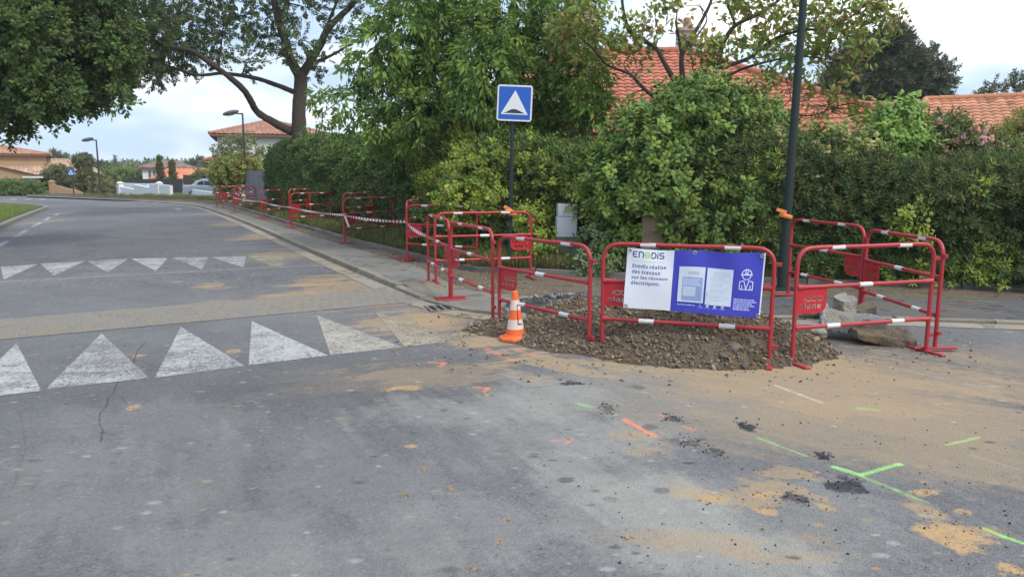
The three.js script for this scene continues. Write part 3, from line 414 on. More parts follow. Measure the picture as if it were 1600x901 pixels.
{ // beige houses on the far left
  const d = 72, e = P(79, 241, d), a = P(23, 224, d), w = 11.5;
  const t = hipHouse('beige_house', 'tall beige house with hipped pink tiled roof', cornerAt(76, d, w, 8, 0.55), 0.55, w, 8, e.y, P(23, 226, d).y, 1.2, 1.8, beige, roofTex(0.45, 0.25, 0.16), { wave: 0.36, course: 0.4, amp: 0.05, seg: 4 });
  windowAt(t, -2.5, 2.6, 4.01, 1.0, 1.2);
  const g = thing('beige_garage', 'beige gabled garage with white door in front of the tall beige house', 'garage', V(P(18, 290, d - 8).x, 0, -(d - 9)), 0.55);
  const y1 = P(0, 257, d - 8).y, y0 = P(55, 274, d - 8).y, gw = 9.2, sh = new THREE.Shape([[-gw / 2, 0], [2.5, 0], [2.5, y0], [-1.1, y1], [-gw / 2, y0 + 0.2]].map(([x, y]) => new THREE.Vector2(x, y)));
  part('wall', new THREE.ExtrudeGeometry(sh, { depth: 5, bevelEnabled: false }).translate(0, 0, -5), beige, g);
  const rf = (xa, ya, xb, yb) => tiles(V(xa, ya + 0.02, 0.3), V(0, 0, -1), V(xb - xa, yb - ya, 0), [[0, 0], [5.4, 0], [5.4, Math.hypot(xb - xa, yb - ya)], [0, Math.hypot(xb - xa, yb - ya)]], 0.36, 0.4, 0.05, 4, 5);
  tag(part('tiles', merge([rf(2.9, y0 - 0.15, -1.1, y1), rf(-gw / 2 - 0.4, y0, -1.1, y1)]), roofTex(0.45, 0.27, 0.18), g), 'clay roof tiles', null, null, 'stuff');
  part('garage_door', box(2.6, 1.9, 0.06, -2.3, 0.95, 0.04), mat(0.72, 0.74, 0.78, 0.6), g); part('eave_box', box(1.5, 0.16, 0.3, 2.1, y0 - 0.14, 0.1), mat(0.6, 0.58, 0.55), g);
  const w2 = P(80, 249, d + 4), w3 = P(126, 273, d - 2);
  const t2 = hipHouse('beige_wing', 'lower beige wing with long tiled slope beside the shrubs', cornerAt(124, d, 6.0, 6, 0.52), 0.52, 6.0, 6, P(126, 273, d).y, P(100, 250, d + 2).y, -3, 2.2, beige, roofTex(0.50, 0.34, 0.24), { wave: 0.36, course: 0.4, amp: 0.05, seg: 4 }); windowAt(t2, 0.2, 1.3, 3.51, 0.9, 1.1);
  const w5 = P(148, 252, d + 8); hipHouse('beige_outbuilding', 'small beige outbuilding half hidden behind the climbing tree', cornerAt(152, d + 8, 3.2, 5, 0.5), 0.5, 3.2, 5, P(150, 271, d + 8).y, P(140, 252, d + 9).y, -1.2, 0.6, beige, roofTex(0.50, 0.34, 0.24), { wave: 0.36, course: 0.4, amp: 0.05, seg: 4 });
}
{ // houses beyond the white walls
  const d = 96, e0 = P(222, 262, d), e1 = P(297, 262, d), a = P(262, 252, d);
  const t = hipHouse('far_house', 'distant white house with flat brown hip roof', cornerAt(224, d, -(e1.x - e0.x - 0.2), 8, 0.43), 0.43, e1.x - e0.x - 0.2, 8, e0.y, P(262, 253, d + 4).y, -1.4, 1.4, whiteWall, roofTex(0.26, 0.18, 0.15), { wave: 0.6, course: 0.5, amp: 0.06, seg: 4 });
  windowAt(t, -2.1, 1.75, 4.01, 0.35, 1.0, 0, shutterM); windowAt(t, -1.6, 1.75, 4.01, 0.35, 1.0, 0, shutterM);
  const d2 = 80, f0 = P(243, 281, d2), f1 = P(330, 281, d2), r = P(300, 266, d2);
  hipHouse('low_house', 'distant low house under a bright orange tiled roof', cornerAt(243, d2, -(f1.x - f0.x + 0.6), 6, 0.41), 0.41, f1.x - f0.x + 0.6, 6, f0.y + 0.1, r.y + 0.15, -2.0, 2.6, cream, roofTex(0.62, 0.23, 0.12), { wave: 0.5, course: 0.45, amp: 0.06, seg: 4 });
}
// ---------------------------------------------------------------- walls, fences, car at the bend
const lowWhite = wallTex(0.80, 0.80, 0.80);
function wallRun(name, label, a, b, h0, h1, m, thick = 0.2, posts = []) {
  const d = b.clone().sub(a), L = Math.hypot(d.x, d.z), t = thing(name, label, 'wall', V(a.x, 0, a.z), Math.atan2(-d.z, d.x));
  part('panel', new THREE.ExtrudeGeometry(new THREE.Shape([[0, -0.1], [L, -0.1], [L, h1], [0, h0]].map(([x, y]) => new THREE.Vector2(x, y))), { depth: thick, bevelEnabled: true, bevelSize: 0.01, bevelThickness: 0.01, bevelSegments: 1 }).translate(0, 0, -thick / 2), m, t);
  for (const [x, h] of posts) { const p = part('pillar', box(0.36, h, 0.36, 0, h / 2, 0, 0.02), m, t); p.position.set(x, 0, 0.02); part('cap', new THREE.CylinderGeometry(0.06, 0.34, 0.14, 4, 1).rotateY(Math.PI / 4).translate(0, h + 0.07, 0), m, p); }
  return t;
}
{
  const q = [[167, 304.5], [188, 306], [212, 307], [236, 308.5], [268, 310.5]], hs = [[0.82, 0.86], [0.75, 0.55], [0.92, 0.72], [1.02, 0.92]], names = ['low white wall panel ending at the grass by the tall lamp', 'short white wall panel with sloping top beside the slim pillar', 'white wall panel with a clearly sloping top', 'long white wall panel joining the capped pillar'];
  hs.forEach(([a, b], i) => wallRun('garden_wall', names[i], G(...q[i]), G(q[i + 1][0], q[i + 1][1]), a, b, lowWhite, 0.2, i === 3 ? [[1.95, 1.05]] : i === 1 ? [[0.1, 1.0]] : []));
  wallRun('garden_wall', 'white wall panel in front of the silver car', G(303, 311.5), G(347, 314.5), 0.66, 0.5, lowWhite);
  wallRun('garden_wall', 'second white wall row behind the sloping panels', P(186, 303, 62).setY(0), P(232, 305, 60).setY(0), 1.0, 0.95, lowWhite);
  wallRun('garden_wall', 'beige curved garden wall with pillar under the far shrubs', P(82, 305, 63).setY(0), P(129, 305, 63).setY(0), 0.9, 0.2, beige, 0.2, [[0, 1.1]]);
  wallRun('gate_pillar', 'short beige pillar at the end of the clipped hedge', P(50, 306, 61).setY(0), P(57, 306, 61).setY(0), 0.72, 0.72, beige, 0.35);
  const slat = (name, label, a, b, h, m, n, y0 = 0) => { const d = b.clone().sub(a), L = Math.hypot(d.x, d.z), t = thing(name, label, 'fence', V(a.x, y0, a.z), Math.atan2(-d.z, d.x)), g = box(L / n - 0.012, h, 0.03); for (let i = 0; i < n; i++) { const p = part('board', g, m, t); p.position.set((i + 0.5) * L / n, h / 2, (i % 2) * 0.008); } part('rail', merge([box(L, 0.06, 0.04, L / 2, h * 0.2, -0.045), box(L, 0.06, 0.04, L / 2, h * 0.8, -0.045)]), m, t); return t; };
  slat('screen_fence', 'dark grey screen fence behind the low white walls', P(197, 292, 66).setY(0), P(285, 292, 66).setY(0), 1.15, mat(0.035, 0.037, 0.045, 0.8), 26, 0.15);
  slat('screen_fence', 'brown screen fence beyond the silver car', P(286, 286, 70).setY(0), P(330, 286, 70).setY(0), 0.9, mat(0.07, 0.045, 0.04, 0.8), 14, 0.75);
  slat('board_fence', 'grey upright board fence beside the bend hedge', P(383, 305, 40.5).setY(0), P(418, 305, 38).setY(0), 1.75, mat(0.24, 0.235, 0.23, 0.9, { map: rep(mottle, 1) }), 9, 0.1);
}
{ // silver saloon car parked behind the wall
  const t = thing('parked_car', 'silver saloon car parked nose away behind the white wall', 'car', V(P(331, 312, 55).x, -0.1, -55.5), -0.42);
  const S = (l) => new THREE.Shape(l.map(([x, y]) => new THREE.Vector2(x, y)));
  const silver = new THREE.MeshPhysicalMaterial({ color: C(0.50, 0.53, 0.58), metalness: 0.5, roughness: 0.35, clearcoat: 0.8, clearcoatRoughness: 0.1 });
  const ex = (l, w, b = 0.06) => new THREE.ExtrudeGeometry(S(l), { depth: w - 2 * b, bevelEnabled: true, bevelSize: b, bevelThickness: b, bevelSegments: 3 }).translate(0, 0, -w / 2 + b);
  part('body', ex([[-2.2, 0.35], [-2.22, 0.8], [-2.1, 0.92], [-1.3, 0.97], [0.9, 0.93], [1.9, 0.80], [2.15, 0.6], [2.15, 0.35], [1.72, 0.28], [1.6, 0.52], [1.3, 0.62], [1.0, 0.52], [0.88, 0.28], [-0.92, 0.28], [-1.05, 0.52], [-1.35, 0.62], [-1.65, 0.52], [-1.77, 0.28]], 1.72), silver, t);
  part('roof', ex([[-1.6, 0.93], [-1.0, 1.26], [-0.4, 1.38], [0.35, 1.35], [1.25, 0.92]], 1.42, 0.1), silver, t);
  const glass = mat(0.03, 0.05, 0.06, 0.08);
  for (const s of [-1, 1]) { part('side_window', new THREE.ExtrudeGeometry(S([[-1.05, 0.99], [-0.72, 1.25], [-0.3, 1.33], [-0.28, 0.98]]), { depth: 0.02, bevelEnabled: false }).translate(0, 0, s * 0.715 - 0.01), glass, t); part('side_window', new THREE.ExtrudeGeometry(S([[-0.2, 0.98], [-0.2, 1.33], [0.2, 1.29], [0.68, 0.97]]), { depth: 0.02, bevelEnabled: false }).translate(0, 0, s * 0.715 - 0.01), glass, t); }
  const rw = part('rear_window', box(0.66, 0.02, 1.15), glass, t); rw.position.set(-1.27, 1.155, 0); rw.rotation.z = 0.49;
  const lampM = mat(0.35, 0.02, 0.03, 0.2); for (const s of [-1, 1]) part('tail_lamp', box(0.12, 0.18, 0.3, -2.22, 0.74, s * 0.68, 0.04), lampM, t);
  part('bumper', box(0.16, 0.26, 1.76, -2.2, 0.45, 0, 0.06), silver, t); part('number_plate', box(0.02, 0.11, 0.5, -2.295, 0.62, 0), mat(0.7, 0.7, 0.66), t);
  for (const [x, s] of [[-1.35, 1], [-1.35, -1], [1.3, 1], [1.3, -1]]) { const w = part('wheel', new THREE.CylinderGeometry(0.31, 0.31, 0.2, 20).rotateX(Math.PI / 2), mat(0.02, 0.02, 0.02, 0.9), t); w.position.set(x, 0.31, s * 0.74); part('rim', new THREE.CylinderGeometry(0.2, 0.2, 0.21, 12).rotateX(Math.PI / 2), mat(0.5, 0.5, 0.52, 0.4, { metalness: 0.6 }), w); }
}
// ---------------------------------------------------------------- street lamps, signs
const poleGreen = new THREE.MeshStandardMaterial({ color: C(0.012, 0.024, 0.023), roughness: 0.75, bumpMap: rep(grainBump, 3), bumpScale: 0.0006 });
const poleDark = mat(0.03, 0.03, 0.034, 0.6);
function lamp(label, foot, top, r, turn) {
  const t = thing('street_lamp', label, 'street lamp', V(foot.x, 0, foot.z), 0, 'street lamps'), h = top.y, dx = top.x - foot.x;
  part('pole', new THREE.CylinderGeometry(r * 0.55, r, h, 10).translate(0, h / 2, 0), poleDark, t); part('base', new THREE.CylinderGeometry(r * 1.2, r * 1.3, 0.5, 10).translate(0, 0.25, 0), poleDark, t);
  const head = part('lantern', new THREE.SphereGeometry(1, 14, 8).scale(0.46, 0.13, 0.2), mat(0.12, 0.12, 0.13, 0.5), t); head.position.set(turn * 0.62, h + 0.02, 0); head.rotation.z = turn * -0.22;
  part('lens', new THREE.SphereGeometry(1, 12, 6, 0, Math.PI * 2, Math.PI / 2, Math.PI / 2).scale(0.34, 0.12, 0.16), mat(0.5, 0.5, 0.48, 0.2), head).position.y = -0.03;
  part('arm', new THREE.CylinderGeometry(r * 0.45, r * 0.5, 0.34, 8).rotateZ(Math.PI / 2).translate(turn * 0.15, h - 0.03, 0), poleDark, t);
  return t;
}
lamp('dark street lamp standing among the red barriers by the bend', G(386, 321), P(382, 174, 39.5), 0.075, -1);
lamp('tall dark street lamp on the lawn by the low white walls', G(157, 309), P(150, 216, 52.5), 0.085, -1);
lamp('street lamp behind the crossing sign, seen against the beige house', G(146, 306), P(141, 239, 57), 0.075, -1);
lamp('distant thin street lamp against the wooded hills', P(181, 290, 105).setY(0), P(179, 254, 105), 0.08, 1);
{ // big pole by the rubble
  const t = thing('lamp_post', 'tall dark green steel post rising behind the banner', 'post', V(3.74, 0.05, -10.2)); t.rotation.z = -0.02;
  part('shaft', new THREE.CylinderGeometry(0.034, 0.064, 7.2, 20).translate(0, 3.6, 0), poleGreen, t); part('sleeve', new THREE.CylinderGeometry(0.067, 0.069, 0.9, 20).translate(0, 0.45, 0), poleGreen, t); part('base_plate', box(0.34, 0.03, 0.34, 0, 0.015, 0), poleGreen, t);
  const s = thing('orange_strap', 'orange strap tying a barrier to the tall green post', 'strap', V(3.74, 1.06, -10.2)), om = mat(0.72, 0.22, 0.05, 0.6);
  part('loop', new THREE.TorusGeometry(0.075, 0.018, 6, 20).rotateX(Math.PI / 2).scale(1, 1.9, 1).rotateZ(-0.28), om, s); part('tail', box(0.14, 0.045, 0.008, -0.10, 0.05, 0.06).rotateZ(-0.3), om, s);
}
{ // road-hump sign
  const t = thing('road_hump_sign', 'blue square sign with white triangle and black hump', 'road sign', V(-0.04, 0.08, -12.05)), z = 0.04; t.rotation.z = -0.02;
  part('pole', new THREE.CylinderGeometry(0.032, 0.032, 2.9, 14).translate(0, 1.45, 0), poleGreen, t);
  const rr = (s, r) => { const a = s / 2, h = new THREE.Shape(); h.moveTo(-a + r, -a); h.lineTo(a - r, -a); h.quadraticCurveTo(a, -a, a, -a + r); h.lineTo(a, a - r); h.quadraticCurveTo(a, a, a - r, a); h.lineTo(-a + r, a); h.quadraticCurveTo(-a, a, -a, a - r); h.lineTo(-a, -a + r); h.quadraticCurveTo(-a, -a, -a + r, -a); return h; };
  const p = new THREE.Group(); p.name = 'sign_panel'; p.position.set(0.03, P(801, 161, 12).y - 0.08, z); p.scale.setScalar(0.92); p.rotation.z = -0.025; p.rotation.y = -0.05; t.add(p);
  const ex = (s, d) => new THREE.ExtrudeGeometry(s, { depth: d, bevelEnabled: false, curveSegments: 10 });
  part('border', ex(rr(0.60, 0.05), 0.025), mat(0.70, 0.70, 0.70, 0.5), p); part('blue_field', ex(rr(0.545, 0.02), 0.003).translate(0, 0, 0.025), mat(0.008, 0.10, 0.46, 0.35), p);
  part('white_triangle', ex(new THREE.Shape([[0.005, 0.215], [-0.232, -0.19], [0.232, -0.19]].map((q) => new THREE.Vector2(...q))), 0.003).translate(0, 0, 0.028), mat(0.72, 0.72, 0.73, 0.4), p);
  const hump = new THREE.Shape(); hump.moveTo(-0.19, -0.168); hump.bezierCurveTo(-0.10, -0.15, -0.09, -0.105, -0.02, -0.10); hump.bezierCurveTo(0.06, -0.095, 0.09, -0.14, 0.19, -0.168); hump.closePath();
  part('hump', ex(hump, 0.003).translate(0, 0, 0.031), mat(0.03, 0.03, 0.035, 0.5), p); part('clamp', box(0.12, 0.05, 0.05, -0.05, 0.12, -0.02), mat(0.3, 0.3, 0.3, 0.5), p);
  const s = thing('orange_strap', 'orange rag knotted on the road sign pole', 'strap', V(-0.02, 1.02, -11.98)); part('knot', new THREE.SphereGeometry(1, 10, 8).scale(0.11, 0.055, 0.06).rotateZ(-0.4), mat(0.72, 0.24, 0.08, 0.7), s); part('tail', box(0.13, 0.05, 0.02, -0.08, 0.04, 0.02).rotateZ(-0.5), mat(0.72, 0.24, 0.08, 0.7), s);
}
{ const t = thing('crossing_sign', 'small blue crossing sign on a dark pole in front of the far shrubs', 'road sign', G(115, 306)); const h = P(111, 270, 58).y;
  part('pole', new THREE.CylinderGeometry(0.05, 0.05, h, 8).translate(0, h / 2, 0), poleDark, t); part('panel', box(0.5, 0.5, 0.04, -0.05, h + 0.05, 0.05), mat(0.02, 0.10, 0.45, 0.4), t); part('white_triangle', new THREE.ExtrudeGeometry(new THREE.Shape([[0, 0.2], [-0.2, -0.16], [0.2, -0.16]].map((q) => new THREE.Vector2(...q))), { depth: 0.005, bevelEnabled: false }).translate(-0.05, h + 0.05, 0.072), mat(0.7, 0.7, 0.72), t); part('walking_figure', merge([box(0.05, 0.18, 0.004, -0.05, h + 0.02, 0.082), box(0.12, 0.03, 0.004, -0.05, h + 0.0, 0.0825)]), mat(0.02, 0.02, 0.03), t); }
// ---------------------------------------------------------------- red works barriers
const red = new THREE.MeshPhysicalMaterial({ color: C(0.44, 0.022, 0.030), roughness: 0.5, clearcoat: 0.25, clearcoatRoughness: 0.4, map: rep(noiseTex(128, (u, v) => { const k = 0.72 + 0.28 * (0.5 * tileNoise(u, v, 8, 3) + 0.5 * tileNoise(u, v, 50, 4)), chip = sstep(0.74, 0.82, 0.6 * tileNoise(u, v, 22, 5) + 0.4 * tileNoise(u, v, 60, 6)), dust = sstep(0.5, 0.85, tileNoise(u, v, 5, 8)) * 0.05; return [k * (1 - 0.35 * chip), k * (1 - 0.1 * chip), k * (1 - 0.1 * chip)]; }), 2) });
const redPlate = new THREE.MeshStandardMaterial({ color: C(0.46, 0.014, 0.022), roughness: 0.5 });
const band = new THREE.MeshStandardMaterial({ color: C(0.74, 0.74, 0.74), roughness: 0.5, map: rep(mottle, 2) });
const cutTex = canvasTex(256, 192, (c, w, h) => {
  c.fillStyle = '#fff'; c.fillRect(0, 0, w, h); c.fillStyle = '#000'; c.font = 'bold 66px sans-serif'; c.textBaseline = 'alphabetic';
  c.save(); c.translate(18, 156); c.scale(1.12, 1); c.fillText('olane', 0, 0); c.restore();
  c.lineWidth = 9; c.strokeStyle = '#000'; for (const [x, rx] of [[98, 26], [150, 26], [204, 27]]) { c.beginPath(); c.ellipse(x, 78, rx, 17, 0, 0, 7); c.stroke(); } c.beginPath(); c.moveTo(70, 62); c.lineTo(60, 96); c.stroke();
}, false);
cutTex.wrapS = cutTex.wrapT = THREE.ClampToEdgeWrapping; cutTex.repeat.set(1 / 0.30, 1 / 0.215); cutTex.offset.set(0, 1);
const platePaint = redPlate.clone(); platePaint.alphaMap = cutTex; platePaint.transparent = true;
const BL = 1.5;
function barrierParts(t, flip) {
  const r = 0.019, h = 1.0, c = 0.13, X = (x) => (flip ? BL - x : x), pts = [V(0.02, 0.02, 0), V(0.02, 0.5, 0), V(0.02, h - c, 0)];
  for (let k = 1; k <= 4; k++) { const a = k / 4 * Math.PI / 2; pts.push(V(0.02 + c - c * Math.cos(a), h - c + c * Math.sin(a), 0)); }
  pts.push(V(BL / 2, h, 0)); for (let k = 0; k <= 4; k++) { const a = Math.PI / 2 - k / 4 * Math.PI / 2; pts.push(V(BL - 0.02 - c + c * Math.cos(a), h - c + c * Math.sin(a), 0)); }
  pts.push(V(BL - 0.02, 0.5, 0), V(BL - 0.02, 0.02, 0));
  part('frame', tube(pts, r, 110, 10), red, t);
  for (const y of [0.665, 0.315]) part('rail', merge([new THREE.CylinderGeometry(r * 0.92, r * 0.92, BL - 0.06, 10).rotateZ(Math.PI / 2).translate(BL / 2, y, 0), new THREE.CylinderGeometry(r * 0.9, r * 1.5, 0.09, 8).rotateZ(-Math.PI / 2).translate(0.07, y, 0), new THREE.CylinderGeometry(r * 0.9, r * 1.5, 0.09, 8).rotateZ(Math.PI / 2).translate(BL - 0.07, y, 0)]), red, t);
  const bg = new THREE.CylinderGeometry(r * 1.1, r * 1.1, 0.135, 12).rotateZ(Math.PI / 2);
  for (const [y, a, b] of [[h, 0.42, 1.14], [0.665, 0.74, 1.3], [0.315, 0.42, 1.12]]) for (const x of y === 0.665 ? [a] : [a, b]) part('reflective_band', bg, band, t).position.set(X(x), y, 0);
  const w = 0.30, ph = 0.215, s = new THREE.Shape(); s.moveTo(0, 0); s.lineTo(w, 0); s.lineTo(w, -ph + 0.08); s.quadraticCurveTo(w - 0.01, -ph, w - 0.09, -ph); s.lineTo(0, -ph); s.closePath();
  const pl = part('plate', new THREE.ExtrudeGeometry(s, { depth: 0.004, bevelEnabled: false }), platePaint, t, 'red plate with letters cut through it'); if (flip) { pl.position.set(BL - 0.038, 0.65, 0.002); pl.rotation.y = Math.PI; } else pl.position.set(0.038, 0.65, -0.002);
  for (const x of [0.02, BL - 0.02]) { part('foot', box(0.05, 0.022, 0.40, x, 0.011, 0, 0.006), red, t); }
  part('coupling', merge([box(0.07, 0.03, 0.03, BL + 0.01, 0.87, 0), box(0.07, 0.03, 0.03, BL + 0.01, 0.16, 0)]), red, t);
}
const protos = [false, true].map((f) => { const g = new THREE.Group(); g.name = 'works_barrier'; barrierParts(g, f); return g; });
function barrier(label, a, b, flip = false, y = 0, tilt = 0) {
  const m = V((a[0] + b[0]) / 2, 0, (a[1] + b[1]) / 2), d = V(b[0] - a[0], 0, b[1] - a[1]).normalize(), t = protos[flip ? 1 : 0].clone(); t.name = numbered('works_barrier');
  t.position.set(m.x - d.x * BL / 2, y, m.z - d.z * BL / 2); t.rotation.set(0, Math.atan2(-d.z, d.x), tilt, 'YXZ'); scene.add(t); return tag(t, label, 'barrier', 'red works barriers');
}
const q = (px, py) => px2(px, py);
barrier('red barrier carrying the white and blue banner', [0.79, -6.72], [2.25, -6.22], false, 0, 0);
barrier('red barrier with its plate right above the traffic cone', [-0.17, -8.0], [0.75, -6.72], false, -0.03);
barrier('red barrier between the road drain and the traffic cone', [-0.78, -9.42], [-0.2, -8.02], false, 0.03);
barrier('red barrier edge-on to the street behind the road drain', [-1.24, -10.9], [-0.79, -9.44], true, 0.05);
barrier('red barrier crossing in front of the road sign pole', [-1.14, -10.75], [0.31, -11.2], true, 0.07);
barrier('red barrier standing just behind the one tied to the sign pole', [-1.86, -13.25], [-0.60, -12.55], false, 0.09);
barrier('red barrier turned back to the hedge at the tape joint', [-1.88, -13.3], [-1.80, -14.8], true, 0.16);
barrier('red barrier in front of the rubble and concrete lumps', [2.36, -6.25], [3.88, -6.72], false, 0);
barrier('red barrier closing the side of the rubble towards the trimmed hedge', [3.92, -8.2], [3.92, -6.74], false, 0.02);
barrier('red barrier strapped to the tall green post', [3.63, -9.7], [3.91, -8.22], true, 0.05);
barrier('red barrier at the tape knot, its long side on the dirt strip', [-3.82, -16.9], [-2.85, -18.05], false, 0.09);
barrier('red barrier at the tape knot, leaning back into the hedge', [-3.84, -16.95], [-3.42, -18.4], true, 0.20);
barrier('red barrier second along the taped row, its long side on the dirt', [-6.46, -21.8], [-5.55, -23.0], false, 0.09);
barrier('red barrier second along the taped row, set back into the hedge', [-6.5, -21.85], [-6.28, -23.3], true, 0.20);
barrier('red barrier third along the taped row, before the board fence', [-8.87, -26.5], [-8.5, -27.9], false, 0.09);
barrier('red barrier next to the foot of the dark street lamp', [-11.45, -30.8], [-11.0, -32.2], false, 0.09);
barrier('red barrier beyond the dark street lamp', [-13.45, -34.8], [-12.6, -36.0], false, 0.09);
barrier('red barrier ending the row nearest the white wall', [-14.26, -36.1], [-13.6, -37.4], false, 0.09);
barrier('red barrier at the far lawn edge behind the end of the row', [-14.2, -38.6], [-13.0, -39.5], true, 0.1);
{ // red and white tape
  const t = thing('barrier_tape', 'red and white striped tape strung along the barrier row', 'tape');
  const stops = [V(-11.45, 0.72, -30.75), V(-8.86, 0.70, -26.45), V(-6.45, 0.70, -21.74), V(-3.82, 0.73, -16.85), V(-1.9, 0.80, -13.24), V(-1.25, 0.74, -10.85)];
  const w = 0.05, st2 = canvasTex(64, 16, (c) => { c.fillStyle = '#b81f2a'; c.fillRect(0, 0, 64, 16); c.fillStyle = '#e4e1de'; c.beginPath(); c.moveTo(8, 0); c.lineTo(40, 0); c.lineTo(34, 16); c.lineTo(2, 16); c.fill(); }); st2.wrapS = st2.wrapT = THREE.RepeatWrapping;
  const wh = new THREE.MeshStandardMaterial({ map: st2, roughness: 0.5, side: THREE.DoubleSide });
  for (let s = 1; s < stops.length; s++) {
    const a = stops[s - 1], b = stops[s], L = a.distanceTo(b), n = Math.round(L / 0.08), A = [], B = [];
    for (let k = 0; k <= n; k++) { const u = k / n, p = a.clone().lerp(b, u).add(V(0, -0.035 * 4 * u * (1 - u), 0)), t2 = V(Math.sin(k * 0.17 + s) * 0.5, 1, Math.cos(k * 0.12) * 0.3).normalize().multiplyScalar(w / 2); A.push(p.clone().add(t2)); B.push(p.clone().sub(t2)); }
    const g = ribbon(A, B), uv = g.attributes.uv; for (let k = 0; k <= n; k++) { uv.setXY(k * 2, k / n * L / 0.2, 1); uv.setXY(k * 2 + 1, k / n * L / 0.2, 0); } part('tape_span', g, wh, t);
  }
  part('loose_end', ribbon([V(-3.8, 0.75, -16.82), V(-3.76, 0.64, -16.8), V(-3.70, 0.46, -16.8)], [V(-3.76, 0.76, -16.82), V(-3.72, 0.65, -16.8), V(-3.66, 0.47, -16.8)]), wh, t);
}
{ // banner
  const bw = 1.165, bh = 0.535, cw = 1400, chh = 640;
  const tex = canvasTex(cw, chh, (c, w, h) => {
    c.fillStyle = '#dfe2ea'; c.fillRect(0, 0, w, h); c.fillStyle = '#3d41b2'; c.fillRect(w * 0.352, 0, w, h); c.fillStyle = '#dfe2ea'; c.fillRect(w - 14, 0, 14, h);
    const R = rng(3);
    for (let i = 0; i < 1500; i++) { c.fillStyle = `rgba(${120 + R() * 60},${110 + R() * 50},${90 + R() * 40},${R() * 0.10})`; c.beginPath(); c.ellipse(R() * w, R() * h, 1 + R() * 9, 1 + R() * 4, R() * 3, 0, 7); c.fill(); }
    for (let i = 0; i < 40; i++) { c.strokeStyle = `rgba(140,130,110,${R() * 0.12})`; c.lineWidth = 1 + R() * 2; c.beginPath(); const x = R() * w, y = R() * h; c.moveTo(x, y); c.lineTo(x + (R() - 0.5) * 240, y + (R() - 0.5) * 60); c.stroke(); }
    // logo: E n e D i S
    c.lineWidth = 12; c.strokeStyle = '#1c2f6e'; c.lineCap = 'butt'; c.lineJoin = 'round';
    const L = (p) => { c.beginPath(); p.forEach(([x, y], i) => (i ? c.lineTo(x, y) : c.moveTo(x, y))); c.stroke(); };
    const x0 = 66, y0 = 32, y1 = 88;
    L([[x0 + 46, y0], [x0 + 8, y0], [x0, y0 + 8], [x0, y1 - 8], [x0 + 8, y1], [x0 + 46, y1]]); L([[x0, (y0 + y1) / 2], [x0 + 36, (y0 + y1) / 2]]);
    L([[x0 + 64, y1 + 6], [x0 + 64, y0], [x0 + 96, y0], [x0 + 108, y0 + 12], [x0 + 108, y1 + 6]]);
    c.strokeStyle = '#8ccf4d'; c.lineWidth = 13; c.beginPath(); c.arc(x0 + 152, 61, 27, Math.PI * 0.10, Math.PI * 1.98, false); c.stroke(); L([[x0 + 126, 62], [x0 + 180, 62]]);
    c.strokeStyle = '#1c2f6e'; c.lineWidth = 12; L([[x0 + 198, y0 + 42], [x0 + 198, y0], [x0 + 224, y0], [x0 + 238, y0 + 14], [x0 + 238, y1 - 14], [x0 + 224, y1], [x0 + 192, y1]]);
    L([[x0 + 258, y0 + 14], [x0 + 258, y1 + 6]]); L([[x0 + 258, y0 - 8], [x0 + 258, y0 + 4]]);
    L([[x0 + 320, y0], [x0 + 286, y0], [x0 + 278, y0 + 8], [x0 + 278, y0 + 20], [x0 + 286, y0 + 28], [x0 + 312, y0 + 28], [x0 + 320, y0 + 36], [x0 + 320, y1 - 8], [x0 + 312, y1], [x0 + 276, y1]]);
    const dashes = (x, y, len, hh, col, seed) => { const q = rng(seed); c.fillStyle = col; let p = x; while (p < x + len) { const l = 8 + q() * 34; c.fillRect(p, y, Math.min(l, x + len - p), hh); p += l + 5; } };
    dashes(64, 126, 330, 9, 'rgba(170,190,110,0.55)', 4);
    c.fillStyle = '#2c3387'; c.font = 'bold 54px sans-serif'; ['Enedis réalise', 'des travaux', 'sur les réseaux', 'électriques.'].forEach((s, i) => c.fillText(s, 62, 202 + i * 61, 384));
    // helmeted worker
    c.strokeStyle = '#dfe2f2'; c.lineWidth = 8; const wx = 1236, wy = 215;
    c.beginPath(); c.arc(wx, wy, 48, Math.PI, 0); c.closePath(); c.stroke(); c.strokeRect(wx - 12, wy - 50, 22, 40); L([[wx - 58, wy + 4], [wx + 58, wy + 4]]); c.beginPath(); c.arc(wx, wy + 10, 40, 0, Math.PI); c.stroke();
    L([[wx - 64, wy + 152], [wx - 64, wy + 72], [wx - 24, wy + 62], [wx, wy + 150], [wx + 24, wy + 62], [wx + 64, wy + 72], [wx + 64, wy + 152], [wx - 64, wy + 152]]); L([[wx - 40, wy + 150], [wx - 40, wy + 110]]); L([[wx + 40, wy + 150], [wx + 40, wy + 110]]);
    [176, 200, 156, 186, 128, 140].forEach((l, i) => dashes(1128, 462 + i * 20, l + 26, 11, 'rgba(222,225,250,0.85)', 20 + i));
    dashes(560, 560, 184, 9, 'rgba(222,225,250,0.8)', 50); for (const x of [800, 872, 946, 1024]) { c.fillStyle = '#dfe2f2'; c.fillRect(x - 13, 548, 26, 24); dashes(x - 26, 580, 54, 5, 'rgba(222,225,250,0.7)', x); } c.fillStyle = '#3438a6'; c.fillRect(786, 547, 27, 26); c.strokeStyle = '#dfe2f2'; c.lineWidth = 4; c.beginPath(); c.arc(800, 560, 10, 0.5, 5); c.stroke(); c.fillStyle = '#b04050'; c.fillRect(1017, 556, 14, 9);
  });
  const t = thing('works_banner', 'white and blue printed banner hung on a red barrier', 'banner');
  const a = V(0.79, 0, -6.72), d = V(2.25 - 0.79, 0, -6.22 + 6.72).normalize(), mid = V(1.52, 0, -6.47); t.position.copy(mid.clone().addScaledVector(d, -BL / 2)); t.rotation.y = Math.atan2(-d.z, d.x);
